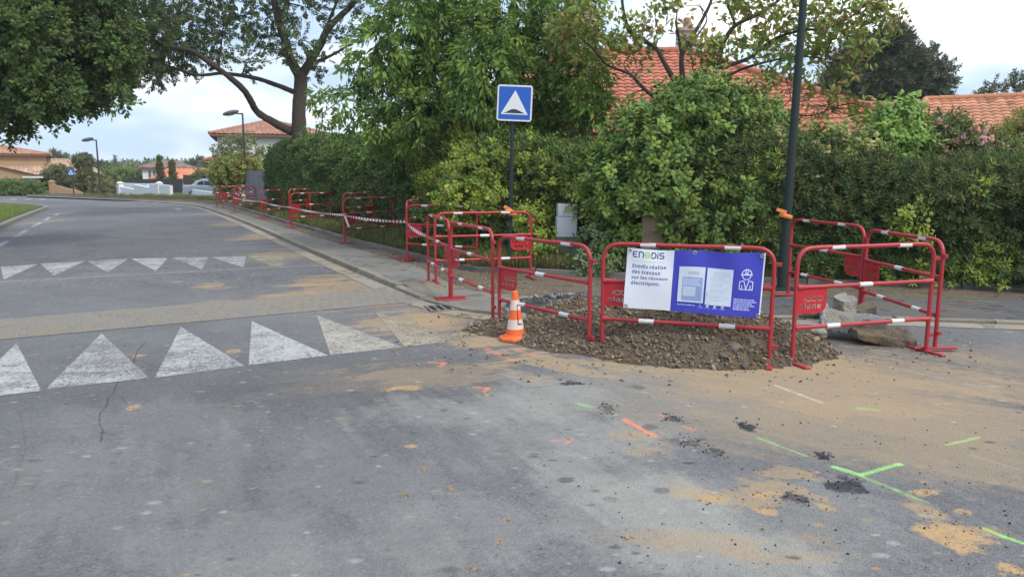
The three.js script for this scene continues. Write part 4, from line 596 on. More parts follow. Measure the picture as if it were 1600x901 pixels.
  const nx = 60, ny = 26, bend = (u, v) => { // u right, v down
    const x = 0.245 + u * bw - 0.022 * v, y = 0.975 - v * bh - 0.006 * u - (v < 0.5 ? 0.012 * Math.sin(u * Math.PI * 2) ** 2 * (1 - v) : 0) - 0.02 * u * v;
    const z = 0.045 + 0.014 * Math.sin(u * 7 + v * 2.2) * (0.3 + v) + 0.008 * Math.sin(u * 19 - v * 5) * (1 - v) + 0.014 * v + 0.02 * Math.max(0, 1 - Math.hypot((u - 0.52) * 3, v * 1.6)) * -1; return V(x, y, z); };
  const grid = (u0, u1, v0, v1, off, nxx, nyy) => { const g = new THREE.PlaneGeometry(1, 1, nxx, nyy), p = g.attributes.position, uv = g.attributes.uv; for (let i = 0; i < p.count; i++) { const b = bend(lerp(u0, u1, uv.getX(i)), lerp(v0, v1, 1 - uv.getY(i))); p.setXYZ(i, b.x, b.y, b.z + off); } g.computeVertexNormals(); return g; };
  part('sheet', grid(0, 1, 0, 1, 0, nx, ny), new THREE.MeshStandardMaterial({ map: tex, roughness: 0.5, side: THREE.DoubleSide }), t);
  part('backing', grid(0, 1, 0, 1, -0.003, nx, ny), mat(0.6, 0.6, 0.62, 0.6, { side: THREE.DoubleSide }), t);
  const page = (seed, blue) => canvasTex(256, 340, (c, w, h) => { c.fillStyle = '#cfd8e6'; c.fillRect(0, 0, w, h); const R = rng(seed); if (blue) { c.fillStyle = '#8fa3cf'; c.fillRect(38, 100, 200, 225); c.fillStyle = '#c3cce0'; c.fillRect(50, 190, 125, 90); c.fillStyle = '#b4bdd2'; c.fillRect(90, 45, 110, 30); for (let i = 0; i < 4; i++) { c.fillStyle = '#dde4f2'; c.fillRect(46, 115 + i * 18, 150 + R() * 30, 6); } } else for (let i = 0; i < 22; i++) { c.fillStyle = `rgba(110,112,130,${0.25 + R() * 0.35})`; c.fillRect(40 + (i < 3 ? 20 : 0), 36 + i * 12.4, 120 + R() * 80, 3.5); } for (let i = 0; i < 9; i++) { c.fillStyle = `rgba(150,110,80,${R() * 0.18})`; c.beginPath(); c.ellipse(R() * w, R() * h, 20 * R() + 4, 7 * R() + 2, R() * 3, 0, 7); c.fill(); } });
  const pm = (s, b) => new THREE.MeshPhysicalMaterial({ map: page(s, b), roughness: 0.35, clearcoat: 0.5, clearcoatRoughness: 0.3, side: THREE.DoubleSide });
  part('notice_sheet', grid(0.398, 0.588, 0.262, 0.835, 0.006, 12, 12), pm(1, true), t); part('notice_sheet', grid(0.602, 0.788, 0.265, 0.852, 0.006, 12, 12), pm(2, false), t);
  const ring = new THREE.TorusGeometry(0.013, 0.005, 6, 14), tie = mat(0.02, 0.02, 0.02, 0.6);
  for (const [u, v] of [[0.022, 0.035], [0.5, 0.04], [0.978, 0.05], [0.02, 0.96], [0.985, 0.96]]) { const b = bend(u, v), o = part('grommet', ring, mat(0.5, 0.48, 0.4, 0.3, { metalness: 0.8 }), t); o.position.copy(b).add(V(0, 0, 0.004)); if (v < 0.5) part('cable_tie', tube([b.clone().add(V(0, 0, 0.006)), b.clone().add(V(0, 0.03, -0.014)), V(b.x, 1.022, -0.01), V(b.x, 0.98, -0.035), b.clone().add(V(0, 0.0, -0.012))], 0.003, 16, 5), tie, t); }
}
{ // traffic cone
  const t = thing('traffic_cone', 'orange and white traffic cone with black bracket mark', 'traffic cone', V(0.035, 0.005, -7.22), 0.25);
  const tex = canvasTex(512, 512, (c, w, h) => {
    const Y = (y) => (1 - y) * h; c.fillStyle = '#e4642c'; c.fillRect(0, 0, w, h); c.fillStyle = '#d9c6ba'; c.fillRect(0, Y(0.80), w, Y(0.59) - Y(0.80)); c.fillRect(0, Y(0.385), w, Y(0.18) - Y(0.385));
    const R = rng(6); for (let i = 0; i < 900; i++) { c.fillStyle = `rgba(${150 + R() * 60},${110 + R() * 50},${80 + R() * 40},${R() * 0.34})`; c.fillRect(R() * w, R() * h, 1 + R() * 6, 2 + R() * 26); }
    c.strokeStyle = '#1d1b1c'; c.lineWidth = 13; c.lineJoin = 'miter'; const k = 0.10; c.beginPath(); c.moveTo((k + 0.115) * w, Y(0.69)); c.lineTo((k + 0.0) * w, Y(0.69)); c.lineTo((k + 0.0) * w, Y(0.29)); c.lineTo((k + 0.105) * w, Y(0.29)); c.stroke();
  });
  const prof = [[0.095, 0.0], [0.093, 0.02], [0.030, 0.44], [0.026, 0.455], [0.012, 0.462]].map(([r, y]) => new THREE.Vector2(r, y));
  const g = new THREE.LatheGeometry(prof, 36, -0.5, Math.PI * 2); { const p = g.attributes.position, uv = g.attributes.uv; for (let i = 0; i < p.count; i++) uv.setY(i, p.getY(i) / 0.462); }
  part('cone_body', g, new THREE.MeshStandardMaterial({ map: tex, roughness: 0.55 }), t).position.y = 0.03;
  const oct = new THREE.Shape(); for (let i = 0; i < 8; i++) { const a = (i + 0.5) / 8 * Math.PI * 2, p = [Math.cos(a) * 0.155, Math.sin(a) * 0.155]; i ? oct.lineTo(...p) : oct.moveTo(...p); }
  const om = mat(0.80, 0.165, 0.04, 0.6, { map: rep(mottle, 4) });
  part('base', merge([new THREE.ExtrudeGeometry(oct, { depth: 0.02, bevelEnabled: true, bevelSize: 0.012, bevelThickness: 0.008, bevelSegments: 2 }).rotateX(-Math.PI / 2).translate(0, 0.008, 0), new THREE.CylinderGeometry(0.112, 0.13, 0.03, 28).translate(0, 0.04, 0)]), om, t);
  t.rotation.z = 0.012;
}
{ // meter cabinet and gate post in the hedge
  const t = thing('meter_cabinet', 'white plastic meter cabinet on a mossy concrete plinth in the hedge', 'cabinet', V(0.88, 0.12, -12.25), 0.1), wm = mat(0.62, 0.64, 0.68, 0.45, { map: rep(mottle, 3) });
  const cm = mat(0.30, 0.265, 0.21, 0.95, { map: rep(mottle, 2), bumpMap: rep(grainBump, 3), bumpScale: 0.008 });
  part('plinth', box(0.34, 0.50, 0.2, 0, 0.25, 0, 0.015), cm, t); const c = new THREE.Group(); c.name = 'cabinet'; c.position.y = 0.47; c.rotation.z = -0.03; c.rotation.x = -0.02; t.add(c);
  part('lower_door', box(0.335, 0.33, 0.2, 0, 0.185, 0.02, 0.012), wm, c); part('upper_door', box(0.315, 0.205, 0.2, 0.005, 0.457, 0.015, 0.012), wm, c); part('back_shell', box(0.36, 0.58, 0.12, 0.03, 0.29, -0.08, 0.01), mat(0.12, 0.09, 0.06, 0.9), c); part('warning_label', box(0.035, 0.06, 0.002, -0.02, -0.07, 0.1), mat(0.55, 0.40, 0.03, 0.7), c);
  const p = thing('stone_post', 'squat tan stone post half hidden in the hedge', 'post', V(2.17, 0.12, -11.46), -0.1); part('shaft', box(0.36, 0.98, 0.3, 0, 0.49, 0, 0.02), mat(0.36, 0.29, 0.185, 0.95, { map: rep(mottle, 2), bumpMap: rep(grainBump, 2), bumpScale: 0.01 }), p); part('cap', box(0.40, 0.06, 0.34, 0, 1.01, 0, 0.02), mat(0.33, 0.27, 0.175, 0.95), p);
}
{ // gully grate
  const c = G(690, 482), t = thing('drain_grate', 'slotted iron drain grate in the gutter beside the barrier foot', 'drain', V(c.x + 0.02, 0.012, c.z), 0.35), iron = mat(0.26, 0.25, 0.24, 0.7);
  part('pit', box(0.40, 0.002, 0.34, 0, 0.001, 0), mat(0.012, 0.011, 0.01, 1), t); for (let i = 0; i < 5; i++) part('bar', box(0.022, 0.005, 0.34, -0.18 + i * 0.09, 0.005, 0), iron, t).rotation.y = 0;
  part('frame', merge([box(0.42, 0.007, 0.02, 0, 0.0035, -0.18), box(0.42, 0.007, 0.02, 0, 0.0035, 0.18)]), iron, t);
}
// ---------------------------------------------------------------- rubble
function rock(seed, flat = 1) { // irregular stone, about 1 unit across
  const g = mergeVertices(new THREE.IcosahedronGeometry(0.5, 1).deleteAttribute('normal').deleteAttribute('uv')), p = g.attributes.position, R = rng(seed), cuts = Array.from({ length: 9 }, () => [V(R() - 0.5, R() - 0.5, R() - 0.5).normalize(), 0.24 + 0.2 * R()]), v = V();
  for (let i = 0; i < p.count; i++) { v.fromBufferAttribute(p, i); for (const [n, d] of cuts) { const s = v.dot(n) - d; if (s > 0) v.addScaledVector(n, -s); } p.setXYZ(i, v.x * 1.3, v.y * flat, v.z); }
  const f = g.toNonIndexed(); f.computeVertexNormals(); return f;
}
const heapH = (x, z) => {
  const e = (cx, cz, rx, rz, h, turn = 0) => { const c = Math.cos(turn), s = Math.sin(turn), a = (x - cx) * c + (z - cz) * s, b = -(x - cx) * s + (z - cz) * c, d = Math.hypot(a / rx, b / rz); return d < 1 ? h * Math.pow(Math.cos(d * Math.PI / 2), 1.25) : 0; };
  let h = Math.max(e(1.75, -7.05, 1.35, 1.02, 0.44, 0.1), e(0.95, -7.35, 1.05, 0.85, 0.30), e(0.05, -7.75, 0.62, 0.5, 0.12), e(2.35, -7.25, 0.7, 0.62, 0.26), e(0.75, -8.2, 0.75, 0.5, 0.24));
  return h > 0 ? h * (0.86 + 0.28 * fbm(x * 4, z * 4, 3)) + 0.04 * (fbm(x * 11, z * 11, 3) - 0.45) : 0;
};
{
  const t = thing('rubble_heap', 'heap of brown stony rubble dug out behind the barriers', 'rubble heap');
  const nx = 130, nz = 90, x0 = -0.7, x1 = 3.75, z0 = -8.8, z1 = -5.95, pos = [], uv = [], idx = [];
  for (let j = 0; j <= nz; j++) for (let i = 0; i <= nx; i++) { const x = lerp(x0, x1, i / nx), z = lerp(z0, z1, j / nz); pos.push(x, heapH(x, z) - 0.012, z); uv.push(x, z); if (i && j) { const w = nx + 1, a = j * w + i, hs = heapH(x, z) + heapH(lerp(x0, x1, (i - 1) / nx), z); if (hs > 0.0) idx.push(a - w - 1, a - 1, a - w, a - w, a - 1, a); } }
  const g = new THREE.BufferGeometry(); g.setAttribute('position', new THREE.Float32BufferAttribute(pos, 3)); g.setAttribute('uv', new THREE.Float32BufferAttribute(uv, 2)); g.setIndex(idx); g.computeVertexNormals();
  part('soil', g, mat(0.20, 0.15, 0.10, 1, { map: rep(dirtMap, 0.9), bumpMap: rep(grainBump, 1.5), bumpScale: 0.03 }), t);
  const shapes = [1, 2, 3, 4].map((s) => rock(s * 17, 0.7)), R = rng(41), tone = () => { const k = 0.45 + 0.85 * R(), w = R(); return w < 0.5 ? [0.20 * k, 0.152 * k, 0.102 * k] : w < 0.78 ? [0.22 * k, 0.19 * k, 0.15 * k] : [0.25 * k, 0.17 * k, 0.095 * k]; };
  const stoneMats = [[0.15, 0.12, 0.088], [0.20, 0.175, 0.14], [0.115, 0.095, 0.07], [0.22, 0.155, 0.09], [0.26, 0.24, 0.21]].map(([r, g2, b]) => mat(r, g2, b, 0.95, { bumpMap: rep(grainBump, 2), bumpScale: 0.004 }));
  const pick = () => { for (let k = 0; k < 60; k++) { const x = lerp(x0, x1, R()), z = lerp(z0, z1, R()), h = heapH(x, z); if (h > 0.015 || (R() < 0.02 && z > -7.4 && h > 0)) return [x, h, z]; } return [1.5, heapH(1.5, -7), -7]; };
  for (let i = 0; i < 150; i++) { const [x, h, z] = pick(), s = 0.032 + 0.075 * Math.pow(R(), 3), o = part('stone', shapes[i % 4], stoneMats[Math.floor(R() * 5)], t); o.position.set(x, h + s * 0.08, z); o.scale.setScalar(s); o.rotation.set(R() * 6, R() * 6, R() * 6); }
  shapes.forEach((sh, k) => {
    const n = 2500, im = fin(new THREE.InstancedMesh(sh, mat(1, 1, 1, 0.95), n)), m = new THREE.Matrix4(), qn = new THREE.Quaternion(), e = new THREE.Euler();
    for (let i = 0; i < n; i++) { const [x, h, z] = pick(), s = 0.007 + 0.034 * Math.pow(R(), 2.6); m.compose(V(x, h + s * 0.05, z), qn.setFromEuler(e.set(R() * 6, R() * 6, R() * 6)), V(s, s, s)); im.setMatrixAt(i, m); im.setColorAt(i, C(...tone())); }
    im.name = 'small_stones'; t.add(im); tag(im, 'small stones and grit on the heap', null, null, 'stuff');
  });
  // grit and crumbs strewn round the heap and on the dirt strip
  const n = 2500, im = fin(new THREE.InstancedMesh(shapes[1], mat(1, 1, 1, 0.95), n)), m = new THREE.Matrix4(), qn = new THREE.Quaternion(), e = new THREE.Euler();
  for (let i = 0; i < n; i++) { let x, y, z, s; if (i < 1000) { const a = R() * Math.PI * 2, d = 0.9 + 0.55 * Math.pow(R(), 2); x = 1.5 + Math.cos(a) * 2.2 * d; z = -7.2 + Math.sin(a) * 1.15 * d; y = heapH(x, z); s = 0.008 + 0.03 * Math.pow(R(), 3); if (z < -8.2) y += 0.035; } else { const k = Math.floor(R() * R() * 60 + (1 - R()) * 55), idx2 = clamp(Math.round(N * 0.34) + k, 0, N), a = M[idx2], b = GB[idx2], u = R(); x = lerp(a.x, b.x, u); z = lerp(a.z, b.z, u); y = lerp(lift(a), 0.075, u); s = 0.01 + 0.035 * Math.pow(R(), 2.5); } m.compose(V(x, y + s * 0.1, z), qn.setFromEuler(e.set(R() * 6, R() * 6, R() * 6)), V(s, s, s)); im.setMatrixAt(i, m); im.setColorAt(i, C(...tone())); }
  im.name = numbered('loose_gravel'); scene.add(im); tag(im, 'loose gravel and crumbs scattered around the heap and dirt strip', 'gravel', null, 'stuff');
  // crumbs of broken asphalt and soil lying on the road
  const crumbs = []; for (const [bx, by, rx, ry, col, , , hard] of BLOTS) { if (hard < 0.6 || (col !== TAR && col !== OCHRE && col !== SAND)) continue; const c = G(bx, by), sx = Math.abs(G(bx + 1, by).x - c.x), sz = Math.abs(G(bx, by + 1).z - c.z); if (c.z < -9) continue; const cnt = col === TAR ? 38 : 14; for (let k = 0; k < cnt; k++) { const a = R() * 6.283, d = Math.sqrt(R()) * (0.5 + 0.9 * R()), k2 = 0.7 + 0.6 * R(); crumbs.push([c.x + Math.cos(a) * d * rx * sx, c.z + Math.sin(a) * d * ry * sz, 0.004 + 0.011 * Math.pow(R(), 2), col === TAR ? [0.03 * k2, 0.031 * k2, 0.036 * k2] : [0.30 * k2, 0.21 * k2, 0.12 * k2]]); } }
  for (let k = 0; k < 700; k++) { const k2 = 0.5 + 0.8 * R(), p = G(820 + 760 * R(), 560 + 330 * R()); crumbs.push([p.x, p.z, 0.003 + 0.011 * Math.pow(R(), 3), R() < 0.4 ? [0.04 * k2, 0.04 * k2, 0.045 * k2] : [0.27 * k2, 0.22 * k2, 0.15 * k2]]); }
  const cr = fin(new THREE.InstancedMesh(shapes[2], mat(1, 1, 1, 0.95), crumbs.length)); crumbs.forEach(([x, z, s, c], k) => { m.compose(V(x, s * 0.25, z), qn.setFromEuler(e.set(R() * 6, R() * 6, R() * 6)), V(s, s, s)); cr.setMatrixAt(k, m); cr.setColorAt(k, C(...c)); });
  cr.name = numbered('road_crumbs'); scene.add(cr); tag(cr, 'crumbs of broken asphalt and soil lying on the road surface', 'crumbs', null, 'stuff');
  // dark patch of old asphalt spoil at the back
  const spoilM = [mat(0.09, 0.095, 0.095, 0.95), mat(0.15, 0.155, 0.155, 0.95)];
  const sp = thing('asphalt_spoil', 'low mound of blue-grey broken asphalt at the back of the rubble', 'rubble heap', V(0.62, 0.03, -8.75), 0.1); const sg = new THREE.SphereGeometry(1, 40, 16, 0, Math.PI * 2, 0, Math.PI / 2), pp = sg.attributes.position;
  for (let i = 0; i < pp.count; i++) { const v = V().fromBufferAttribute(pp, i), k = 0.6 + 0.8 * fbm(v.x * 3 + 5, v.z * 3 + 2, 4); pp.setXYZ(i, v.x * 0.75 * k, Math.max(-0.02, v.y * 0.17 * k + 0.05 * (fbm(v.x * 9, v.z * 9, 3) - 0.5)), v.z * 0.36 * k); } sg.computeVertexNormals();
  part('mound', sg, mat(0.135, 0.14, 0.14, 0.95, { map: rep(mottle, 3), bumpMap: rep(grainBump, 5), bumpScale: 0.02 }), sp);
  for (let i = 0; i < 130; i++) { const a = R() * 6.3, d = Math.sqrt(R()), s = 0.025 + 0.05 * R(), o = part('lump', shapes[i % 4], R() < 0.7 ? spoilM[i % 2] : stoneMats[4], sp); o.position.set(Math.cos(a) * 0.8 * d, 0.16 * (1 - d * d) + 0.012, Math.sin(a) * 0.4 * d); o.scale.setScalar(s); o.rotation.set(R() * 6, R() * 6, R() * 6); }
}
{ // concrete lumps
  const cm = (r, g, b) => mat(r, g, b, 0.95, { map: rep(dirtMap, 1.6), bumpMap: rep(grainBump, 1.6), bumpScale: 0.035 });
  function lumpGeo(w, h, d, seed) { // broken block: a box cut by planes, edges roughened
    const g = mergeVertices(new THREE.BoxGeometry(1, 1, 1, 14, 8, 14).deleteAttribute('normal').deleteAttribute('uv')), p = g.attributes.position, R = rng(seed), v = V();
    const cuts = Array.from({ length: 9 }, () => [V(R() - 0.5, (R() - 0.5) * 0.6, R() - 0.5).normalize(), 0.36 + 0.16 * R()]);
    for (let i = 0; i < p.count; i++) { v.fromBufferAttribute(p, i); for (const [n, k] of cuts) { const s = v.dot(n) - k; if (s > 0) v.addScaledVector(n, -s); } const q = v.clone().multiply(V(w, h, d)), f = 0.030; v.set(q.x * 1.1, q.y * 1.1, q.z * 1.1).add(V((noise3(q.x * 22 + seed, q.y * 22, q.z * 22) - 0.5) * f * 1.6, (noise3(q.x * 16, q.y * 16 + seed, q.z * 16) - 0.5) * f * 1.6, (noise3(q.x * 22, q.y * 22, q.z * 22 + seed) - 0.5) * f * 1.6)); p.setXYZ(i, v.x, v.y, v.z); }
    const c = toCreasedNormals(g, 0.5), P0 = c.attributes.position, uv = new Float32Array(P0.count * 2); for (let i = 0; i < P0.count; i++) { uv[i * 2] = P0.getX(i) + P0.getY(i) * 0.6; uv[i * 2 + 1] = P0.getZ(i) + P0.getY(i) * 0.5; } c.setAttribute('uv', new THREE.BufferAttribute(uv, 2)); return c; }
  const lump = (name, label, pos, w, h, d, col, ry, rz, seed) => { const o = fin(new THREE.Mesh(lumpGeo(w, h, d, seed), cm(...col))); o.name = numbered(name); o.position.copy(pos); o.rotation.set(0.05, ry, rz); scene.add(o); return tag(o, label, 'concrete lump', 'broken concrete lumps'); };
  lump('concrete_lump', 'rounded pale concrete block on top of the broken slabs', V(3.42, 0.30, -7.55), 0.24, 0.2, 0.22, [0.50, 0.49, 0.47], 0.4, 0.1, 3);
  lump('concrete_lump', 'long grey slab tilted down away from the rubble', V(3.36, 0.175, -7.28), 0.56, 0.13, 0.34, [0.44, 0.435, 0.425], -0.15, -0.13, 8);
  lump('concrete_lump', 'flat brown-edged slab lying on the asphalt', V(3.58, 0.07, -7.10), 0.50, 0.12, 0.34, [0.27, 0.215, 0.15], -0.1, -0.03, 13);
  lump('concrete_lump', 'pale lump leaning on the rubble beside the red plate', V(3.04, 0.27, -7.42), 0.28, 0.17, 0.22, [0.47, 0.46, 0.44], 0.7, -0.2, 21);
  lump('concrete_lump', 'tan angular lump behind the rounded block', V(3.72, 0.14, -7.75), 0.22, 0.2, 0.2, [0.30, 0.25, 0.18], 0.2, 0.2, 27);
  lump('concrete_lump', 'small white-topped stone in front of the rubble edge', V(2.93, 0.13, -6.98), 0.17, 0.08, 0.14, [0.50, 0.49, 0.46], 0.3, -0.1, 31);
  lump('concrete_lump', 'ochre stone under the small white stone', V(2.86, 0.07, -6.92), 0.20, 0.09, 0.14, [0.32, 0.19, 0.075], 0.2, -0.25, 37);
}
// ---------------------------------------------------------------- vegetation
const leafM = (rough = 0.75, tr = 0.3) => new THREE.MeshPhysicalMaterial({ color: C(1, 1, 1), roughness: rough, transmission: tr, thickness: 0, specularIntensity: 0.45, side: THREE.DoubleSide });
const LEAF = leafM(0.7, 0.28), LEAF_DARK = leafM(0.8, 0.16), LEAF_LIGHT = leafM(0.65, 0.38);
const bark = mat(0.07, 0.055, 0.042, 0.95, { map: rep(mottle, 1, 2), bumpMap: rep(grainBump, 0.6, 0.3), bumpScale: 0.03 }), barkGrey = mat(0.085, 0.075, 0.06, 0.95, { map: rep(mottle, 1, 2), bumpMap: rep(grainBump, 0.6, 0.3), bumpScale: 0.02 });
function sprig(n, len, wid, L, spread, seed, droop = 0) { // a twig's worth of folded leaves along +y
  const R = rng(seed), pos = [], idx = [];
  for (let i = 0; i < n; i++) {
    const y = L * (0.1 + 0.9 * (i + R() * 0.6) / n), az = i * 2.4 + R() * 0.9, s = 0.7 + 0.55 * R(), tilt = spread + (R() - 0.5) * 0.7;
    const d = V(Math.cos(az) * Math.sin(tilt), Math.cos(tilt) - droop * R(), Math.sin(az) * Math.sin(tilt)).normalize(), side = V(-Math.sin(az), (R() - 0.5) * 0.8, Math.cos(az)).normalize(), nn = d.clone().cross(side).normalize();
    const b = V(Math.cos(az) * 0.15 * len, y, Math.sin(az) * 0.15 * len), l = len * s, w = wid * s * 0.5, k = pos.length / 3;
    const c = b.clone().addScaledVector(d, l * 0.48).addScaledVector(nn, -w * 0.45), t = b.clone().addScaledVector(d, l).addScaledVector(nn, -l * 0.14);
    const p1 = b.clone().addScaledVector(d, l * 0.45).addScaledVector(side, w), p2 = b.clone().addScaledVector(d, l * 0.45).addScaledVector(side, -w);
    for (const v of [b, p1, c, p2, t]) pos.push(v.x, v.y, v.z); idx.push(k, k + 1, k + 2, k, k + 2, k + 3, k + 1, k + 4, k + 2, k + 2, k + 4, k + 3);
  }
  const g = new THREE.BufferGeometry(); g.setAttribute('position', new THREE.Float32BufferAttribute(pos, 3)); g.setIndex(idx); const f = g.toNonIndexed(); f.computeVertexNormals(); return f;
}
const SPR = {
  privet: sprig(20, 0.062, 0.034, 0.22, 1.0, 1), yew: sprig(30, 0.075, 0.016, 0.24, 0.9, 2), hazel: sprig(11, 0.10, 0.075, 0.26, 1.05, 3, 0.3), cherry: sprig(10, 0.165, 0.066, 0.28, 0.7, 4, 0.1),
  oak: sprig(22, 0.13, 0.075, 0.42, 1.05, 5), maple: sprig(16, 0.125, 0.085, 0.34, 1.0, 6, 0.2), big: sprig(4, 0.15, 0.085, 0.16, 1.0, 7, 0.5), far: sprig(26, 0.34, 0.2, 0.8, 1.1, 8), needle: sprig(30, 0.34, 0.045, 0.5, 0.9, 9), ivy: sprig(9, 0.06, 0.055, 0.16, 1.1, 10, 0.4), grass: sprig(9, 0.14, 0.009, 0.02, 0.45, 11), weed: sprig(10, 0.12, 0.03, 0.10, 0.8, 12), petal: sprig(12, 0.045, 0.045, 0.03, 1.0, 13),
};
function spray(name, parent, geo, material, items, label) { // items: [position, direction, scale, colour]
  const im = fin(new THREE.InstancedMesh(geo, material, items.length)), m = new THREE.Matrix4(), qn = new THREE.Quaternion(), q2 = new THREE.Quaternion(), up = V(0, 1, 0);
  items.forEach(([p, d, s, c], i) => { qn.setFromUnitVectors(up, d.clone().normalize()); q2.setFromAxisAngle(up, HASH[(i * 37 + 11) & 65535] * 6.283); qn.multiply(q2); m.compose(p, qn, V(s, s, s)); im.setMatrixAt(i, m); im.setColorAt(i, C(...c)); });
  im.name = name; parent.add(im); return tag(im, label, null, null, 'stuff');
}
const tint = (R, cols, vary = 0.3) => { const c = cols[Math.floor(R() * cols.length)], k = 1 - vary / 2 + vary * R(), y = (R() - 0.5) * 0.18; const b = 2.2; return [c[0] * k * (1 + y) * b * 1.08, c[1] * k * b, c[2] * k * (1 - y) * b]; };
const ball = (R) => { const z = R() * 2 - 1, a = R() * 6.2832, s = Math.sqrt(1 - z * z); return V(s * Math.cos(a), z, s * Math.sin(a)); };
// leaves through lumpy balls: [centre, radius, count, squash]
function ballLeaves(R, blobs, cols, o = {}) {
  const items = [];
  blobs.forEach(([c, r, n, sq = 1], b) => {
    for (let i = 0; i < n; i++) {
      const d = ball(R), lump = 0.72 + 0.56 * noise3(d.x * 2.2 + b * 7, d.y * 2.2 + b, d.z * 2.2), f = Math.pow(R(), o.fill ?? 0.45) * lump, p = V(c.x + d.x * r * f, c.y + d.y * r * f * sq, c.z + d.z * r * f);
      const dir = d.clone().multiplyScalar(0.9).add(V((R() - 0.5) * 0.9, (R() - 0.5) * 0.9 + (o.lift ?? 0.25), (R() - 0.5) * 0.9)); if (o.clip && !o.clip(p)) continue;
      items.push([p, dir, (o.size ?? 1) * (0.7 + 0.6 * R()), tint(R, cols, o.vary)]);
    }
  });
  return items;
}
function twigs(R, from, blobs, r) { // thin branches from the nearest limb points into each ball of leaves
  const gs = []; blobs.forEach(([c, rad], b) => {
    let best = from[0], bd = 1e9; for (const f of from) { const d = f.distanceTo(c) + Math.max(0, f.y - c.y) * 0.5; if (d < bd) { bd = d; best = f; } }
    const mid = best.clone().lerp(c, 0.5).add(V((R() - 0.5) * 0.3, 0.15 * R(), (R() - 0.5) * 0.3)); gs.push(limb([best, mid, c], r, r * 0.45, 5, 0.1, b));
    for (let k = 0; k < 4; k++) { const d = ball(R), e = c.clone().addScaledVector(d, rad * 0.85); gs.push(limb([c.clone().lerp(mid, 0.3 * R()), c.clone().addScaledVector(d, rad * 0.4).add(V(0, 0.08 * rad, 0)), e], r * 0.42, r * 0.12, 4, 0.1, b + k)); }
  }); return gs;
}
const along = (lists, n = 8) => lists.flatMap((l) => new THREE.CatmullRomCurve3(l, false, 'centripetal').getPoints(n * (l.length - 1)));
function tree(name, label, foot, limbs, blobs, leaf, cols, material, o = {}) { // limbs: [points, r0, r1] in world metres
  const t = thing(name, label, 'tree', foot, 0, o.group), R = rng(o.seed ?? 1), loc = (p) => p.clone().sub(foot), L = limbs.map(([p, a, b]) => [p.map(loc), a, b]), B = blobs.map(([c, ...r]) => [loc(c), ...r]);
  part('trunk', limb(L[0][0], L[0][1], L[0][2], 12, 0.08, 3), o.bark ?? bark, t);
  const gs = L.slice(1).map(([p, a, b], i) => limb(p, a, b, 8, 0.1, i)); gs.push(...twigs(R, along(L.map((l) => l[0])), B, o.twig ?? 0.03)); if (gs.length) part('branches', merge(gs), o.bark ?? bark, t);
  spray('crown', t, leaf, material, ballLeaves(R, B, cols, o), null); return t;
}
